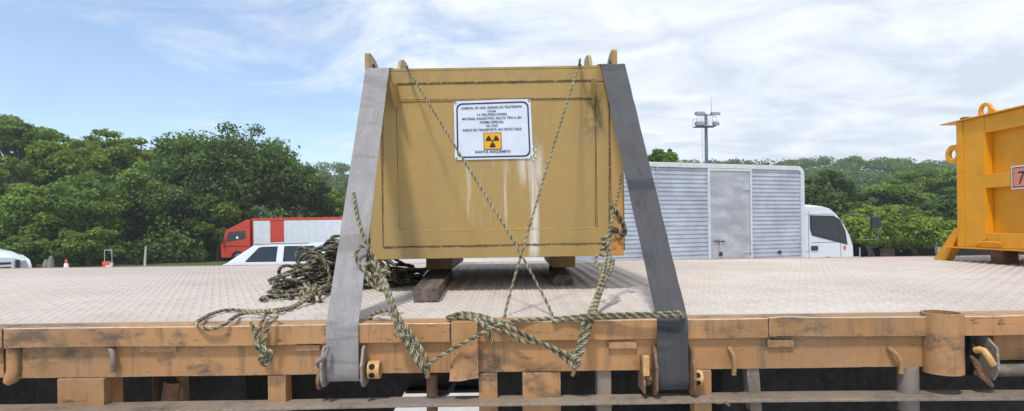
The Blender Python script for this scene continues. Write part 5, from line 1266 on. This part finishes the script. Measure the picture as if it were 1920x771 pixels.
def tree(label, px, d, top, width, low, mat, seed, leaves=9000, size=.30, group='trees beyond the yard', clumps=26, layered=False, cs_k=2.2, kind='broadleaf_tree'):
    """crown between two pixel heights at depth d, width in pixels"""
    rs = np.random.default_rng(seed); p0 = P(px, top, d); gzz = ground_z(p0.x, d); H = p0.z-gzz; hb = P(px, low, d).z-gzz; wr_ = width/F*d/2
    root = thing(kind, label, 'tree', (p0.x, d, gzz), group)
    cz = (H+hb)/2; rz_ = (H-hb)/2; cs, rad = [], []
    leaves = int(leaves*2.9); size *= .52; clumps = int(clumps*cs_k*(1.35 if layered else 1))
    for i in range(clumps):
        u = rs.normal(size=3); u /= np.linalg.norm(u)
        if u[2] < -.35 and hb > 1.6: u[2] *= -.6
        t = rs.random()**.45; t = .45+.55*t
        r = wr_*(rs.uniform(.10, .22) if layered else rs.uniform(.15, .30)*(1-.35*max(0, u[2])))
        c = np.array([u[0]*max(.05, wr_-r*.8)*t, u[1]*max(.05, wr_-r*.8)*t*.8, cz+u[2]*max(.05, rz_-r*.55)*t])
        cs.append(c); rad.append(r)
    # the crown's middle
    cs.append(np.array([0, 0, cz])); rad.append(min(wr_, rz_)*.62)
    cnt = np.array([r**2 for r in rad]); cnt = np.maximum(20, (leaves*cnt/cnt.sum())).astype(int)
    V_, F_ = leaf_cloud(cs, rad, cnt, size, rs, .36 if layered else .64, .9 if layered else .7)
    np_mesh('crown', V_, F_, M[mat], root)
    m_ = MB(); tr_ = max(.14, H*.028); fork = hb+(H-hb)*.25
    m_.tube([(0, 0, -.1), (.06*tr_, 0, min(.4, fork*.3)), (rs.uniform(-.2, .2), 0, fork*.6), (rs.uniform(-.3, .3), 0, fork+.3)], [tr_*1.5, tr_*1.1, tr_*.85, tr_*.6], 9)
    m_.build('trunk', M['bark'], root, world=False)
    l_ = MB()
    for c in cs[::2]:
        s_ = Vector((0, 0, fork*rs.uniform(.6, 1.0))); e = Vector(c); mi_ = s_.lerp(e, .5)+Vector((0, 0, .25*rs.random()*wr_*.3)); l_.tube([s_, mi_, e], [tr_*.42, tr_*.26, tr_*.08], 5)
    l_.build('limb', M['bark'], root, world=False)
    return root
G1 = 'trees at the edge of the yard'
tree('tall feathery tree with open layered boughs behind the white pickup', 30, 52, 214, 190, 320, 'leaf_mid', 1, 4200, .30, G1, 30, True)
tree('spreading tree with a feathery crown tip reaching towards the big dark tree', 190, 50, 240, 230, 370, 'leaf_light', 2, 6500, .30, G1, 34, True)
tree('bright yellow-green rounded tree behind the traffic cone', 125, 44, 250, 170, 400, 'leaf_light', 3, 9000, .26, G1, 28)
tree('mid green bushy tree behind the white pickup', 20, 42, 285, 200, 486, 'leaf_mid', 4, 10000, .26, G1, 30)
tree('dense dark tree over the red and white barrier', 225, 42, 290, 230, 468, 'leaf_mid', 5, 11000, .26, G1, 30)
tree('leafy tree with a bare trunk behind the cone', 105, 37, 335, 210, 482, 'leaf_mid', 6, 9500, .24, G1, 30)
tree('broad dark dome-crowned tree behind the red truck cab', 432, 47, 226, 320, 440, 'leaf_dark', 7, 14000, .28, G1, 46)
tree('dark tree filling the gap between the barrier and the red truck', 330, 44, 300, 240, 462, 'leaf_dark', 8, 11000, .26, G1, 30)
tree('dark leafy tree leaning over the red truck cab', 405, 43.5, 350, 150, 462, 'leaf_mid', 9, 7500, .24, G1, 24)
tree('bright green tree behind the red truck trailer beside the pale strap', 628, 52, 345, 130, 440, 'leaf_light', 10, 6500, .28, G1, 22)
tree('dark green tree behind the red truck trailer', 545, 48, 300, 170, 430, 'leaf_dark', 11, 8500, .27, G1, 26)
tree('green tree hidden mostly by the tan case', 720, 54, 330, 190, 450, 'leaf_mid', 12, 5500, .3, G1, 22)
tree('small tree top showing over the silver truck beside the dark strap', 1238, 34, 276, 74, 320, 'leaf_mid', 13, 2200, .17, G1, 14)
tree('low green tree behind the silver truck box', 1290, 48, 330, 150, 440, 'leaf_mid', 14, 5000, .28, G1, 20)
tree('dark rounded tree rising behind the white cab', 1550, 46, 312, 130, 450, 'leaf_dark', 15, 9000, .26, G1, 28)
tree('mid green spreading tree between the white cab and the orange container', 1660, 50, 338, 230, 440, 'leaf_mid', 16, 10000, .27, G1, 32, True)
tree('light green tree with a domed top beside the orange ring', 1750, 62, 306, 230, 400, 'leaf_mid', 17, 9000, .28, G1, 30, True)
tree('bright low tree just above the dark fence', 1715, 31.8, 402, 190, 466, 'leaf_light', 18, 7000, .22, G1, 26)
tree('light green low tree past the cab mirror', 1632, 31.5, 380, 130, 468, 'leaf_light', 19, 6500, .22, G1, 24)
tree('dark tree in the gap below the orange brace', 1775, 42, 360, 130, 462, 'leaf_dark', 20, 6000, .24, G1, 22)
tree('mid green tree hidden mostly by the orange container', 1900, 46, 330, 200, 450, 'leaf_mid', 21, 5000, .3, G1, 22)
tree('mid green tree behind the silver truck roof', 1440, 60, 345, 220, 430, 'leaf_mid', 22, 7000, .30, G1, 24)
for k, (px, d, top, w_, mt_, lb) in enumerate(((60, 33.5, 438, 120, 'leaf_mid', 'leafy green bush hanging low behind the white pickup'), (165, 34, 425, 130, 'leaf_mid', 'leafy green bush beside the cone and the barrier'))):
    tree(lb, px, d, top, w_, 494, mt_, 40+k, 4200, .24, 'bushes at the edge of the yard', 18, False, kind='bush')
# undergrowth below the trees, one mass
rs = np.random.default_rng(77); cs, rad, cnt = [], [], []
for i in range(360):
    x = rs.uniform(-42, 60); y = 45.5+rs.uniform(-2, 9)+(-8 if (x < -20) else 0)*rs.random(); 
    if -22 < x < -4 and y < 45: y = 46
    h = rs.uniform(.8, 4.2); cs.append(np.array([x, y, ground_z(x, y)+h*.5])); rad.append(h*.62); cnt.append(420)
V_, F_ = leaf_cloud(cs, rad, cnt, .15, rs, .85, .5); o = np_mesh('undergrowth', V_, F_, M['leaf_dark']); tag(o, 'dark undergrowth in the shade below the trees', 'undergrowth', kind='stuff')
# the wooded hill, one mass
cs, rad, cnt = [], [], []
for i in range(1700):
    y = 62+rs.random()**1.2*118; x = rs.uniform(-1.02, 1.02)*y*1.02; r = rs.uniform(1.3, 2.7)*(.75 if y < 80 else 1); h = rs.uniform(1.4, 2.8)
    cs.append(np.array([x, y, ground_z(x, y)+h])); rad.append(r); cnt.append(int(230*(1.0 if y < 130 else .8)))
V_, F_ = leaf_cloud(cs, rad, cnt, .33, rs, .6, .8); o = np_mesh('hillside_forest', V_, F_, M['leaf_far']); tag(o, 'green forest covering the hill behind the yard', 'forest', kind='stuff')

# ------------------------------------------------------------------ air
mt = bpy.data.materials.new('haze_air'); mt.use_nodes = True; t = mt.node_tree; t.nodes.clear()
vo = t.nodes.new('ShaderNodeVolumePrincipled'); vo.inputs['Color'].default_value = (.90, .95, 1.0, 1); vo.inputs['Density'].default_value = .0009
vo.inputs['Anisotropy'].default_value = .2
mo = t.nodes.new('ShaderNodeOutputMaterial'); t.links.new(vo.outputs[0], mo.inputs['Volume'])
hz = MB().box((-950, -310, -3), (950, 950, 34)).build('haze', mt, None, smooth=False); tag(hz, 'thin pale haze over the yard and the wooded hill', 'haze', kind='stuff')
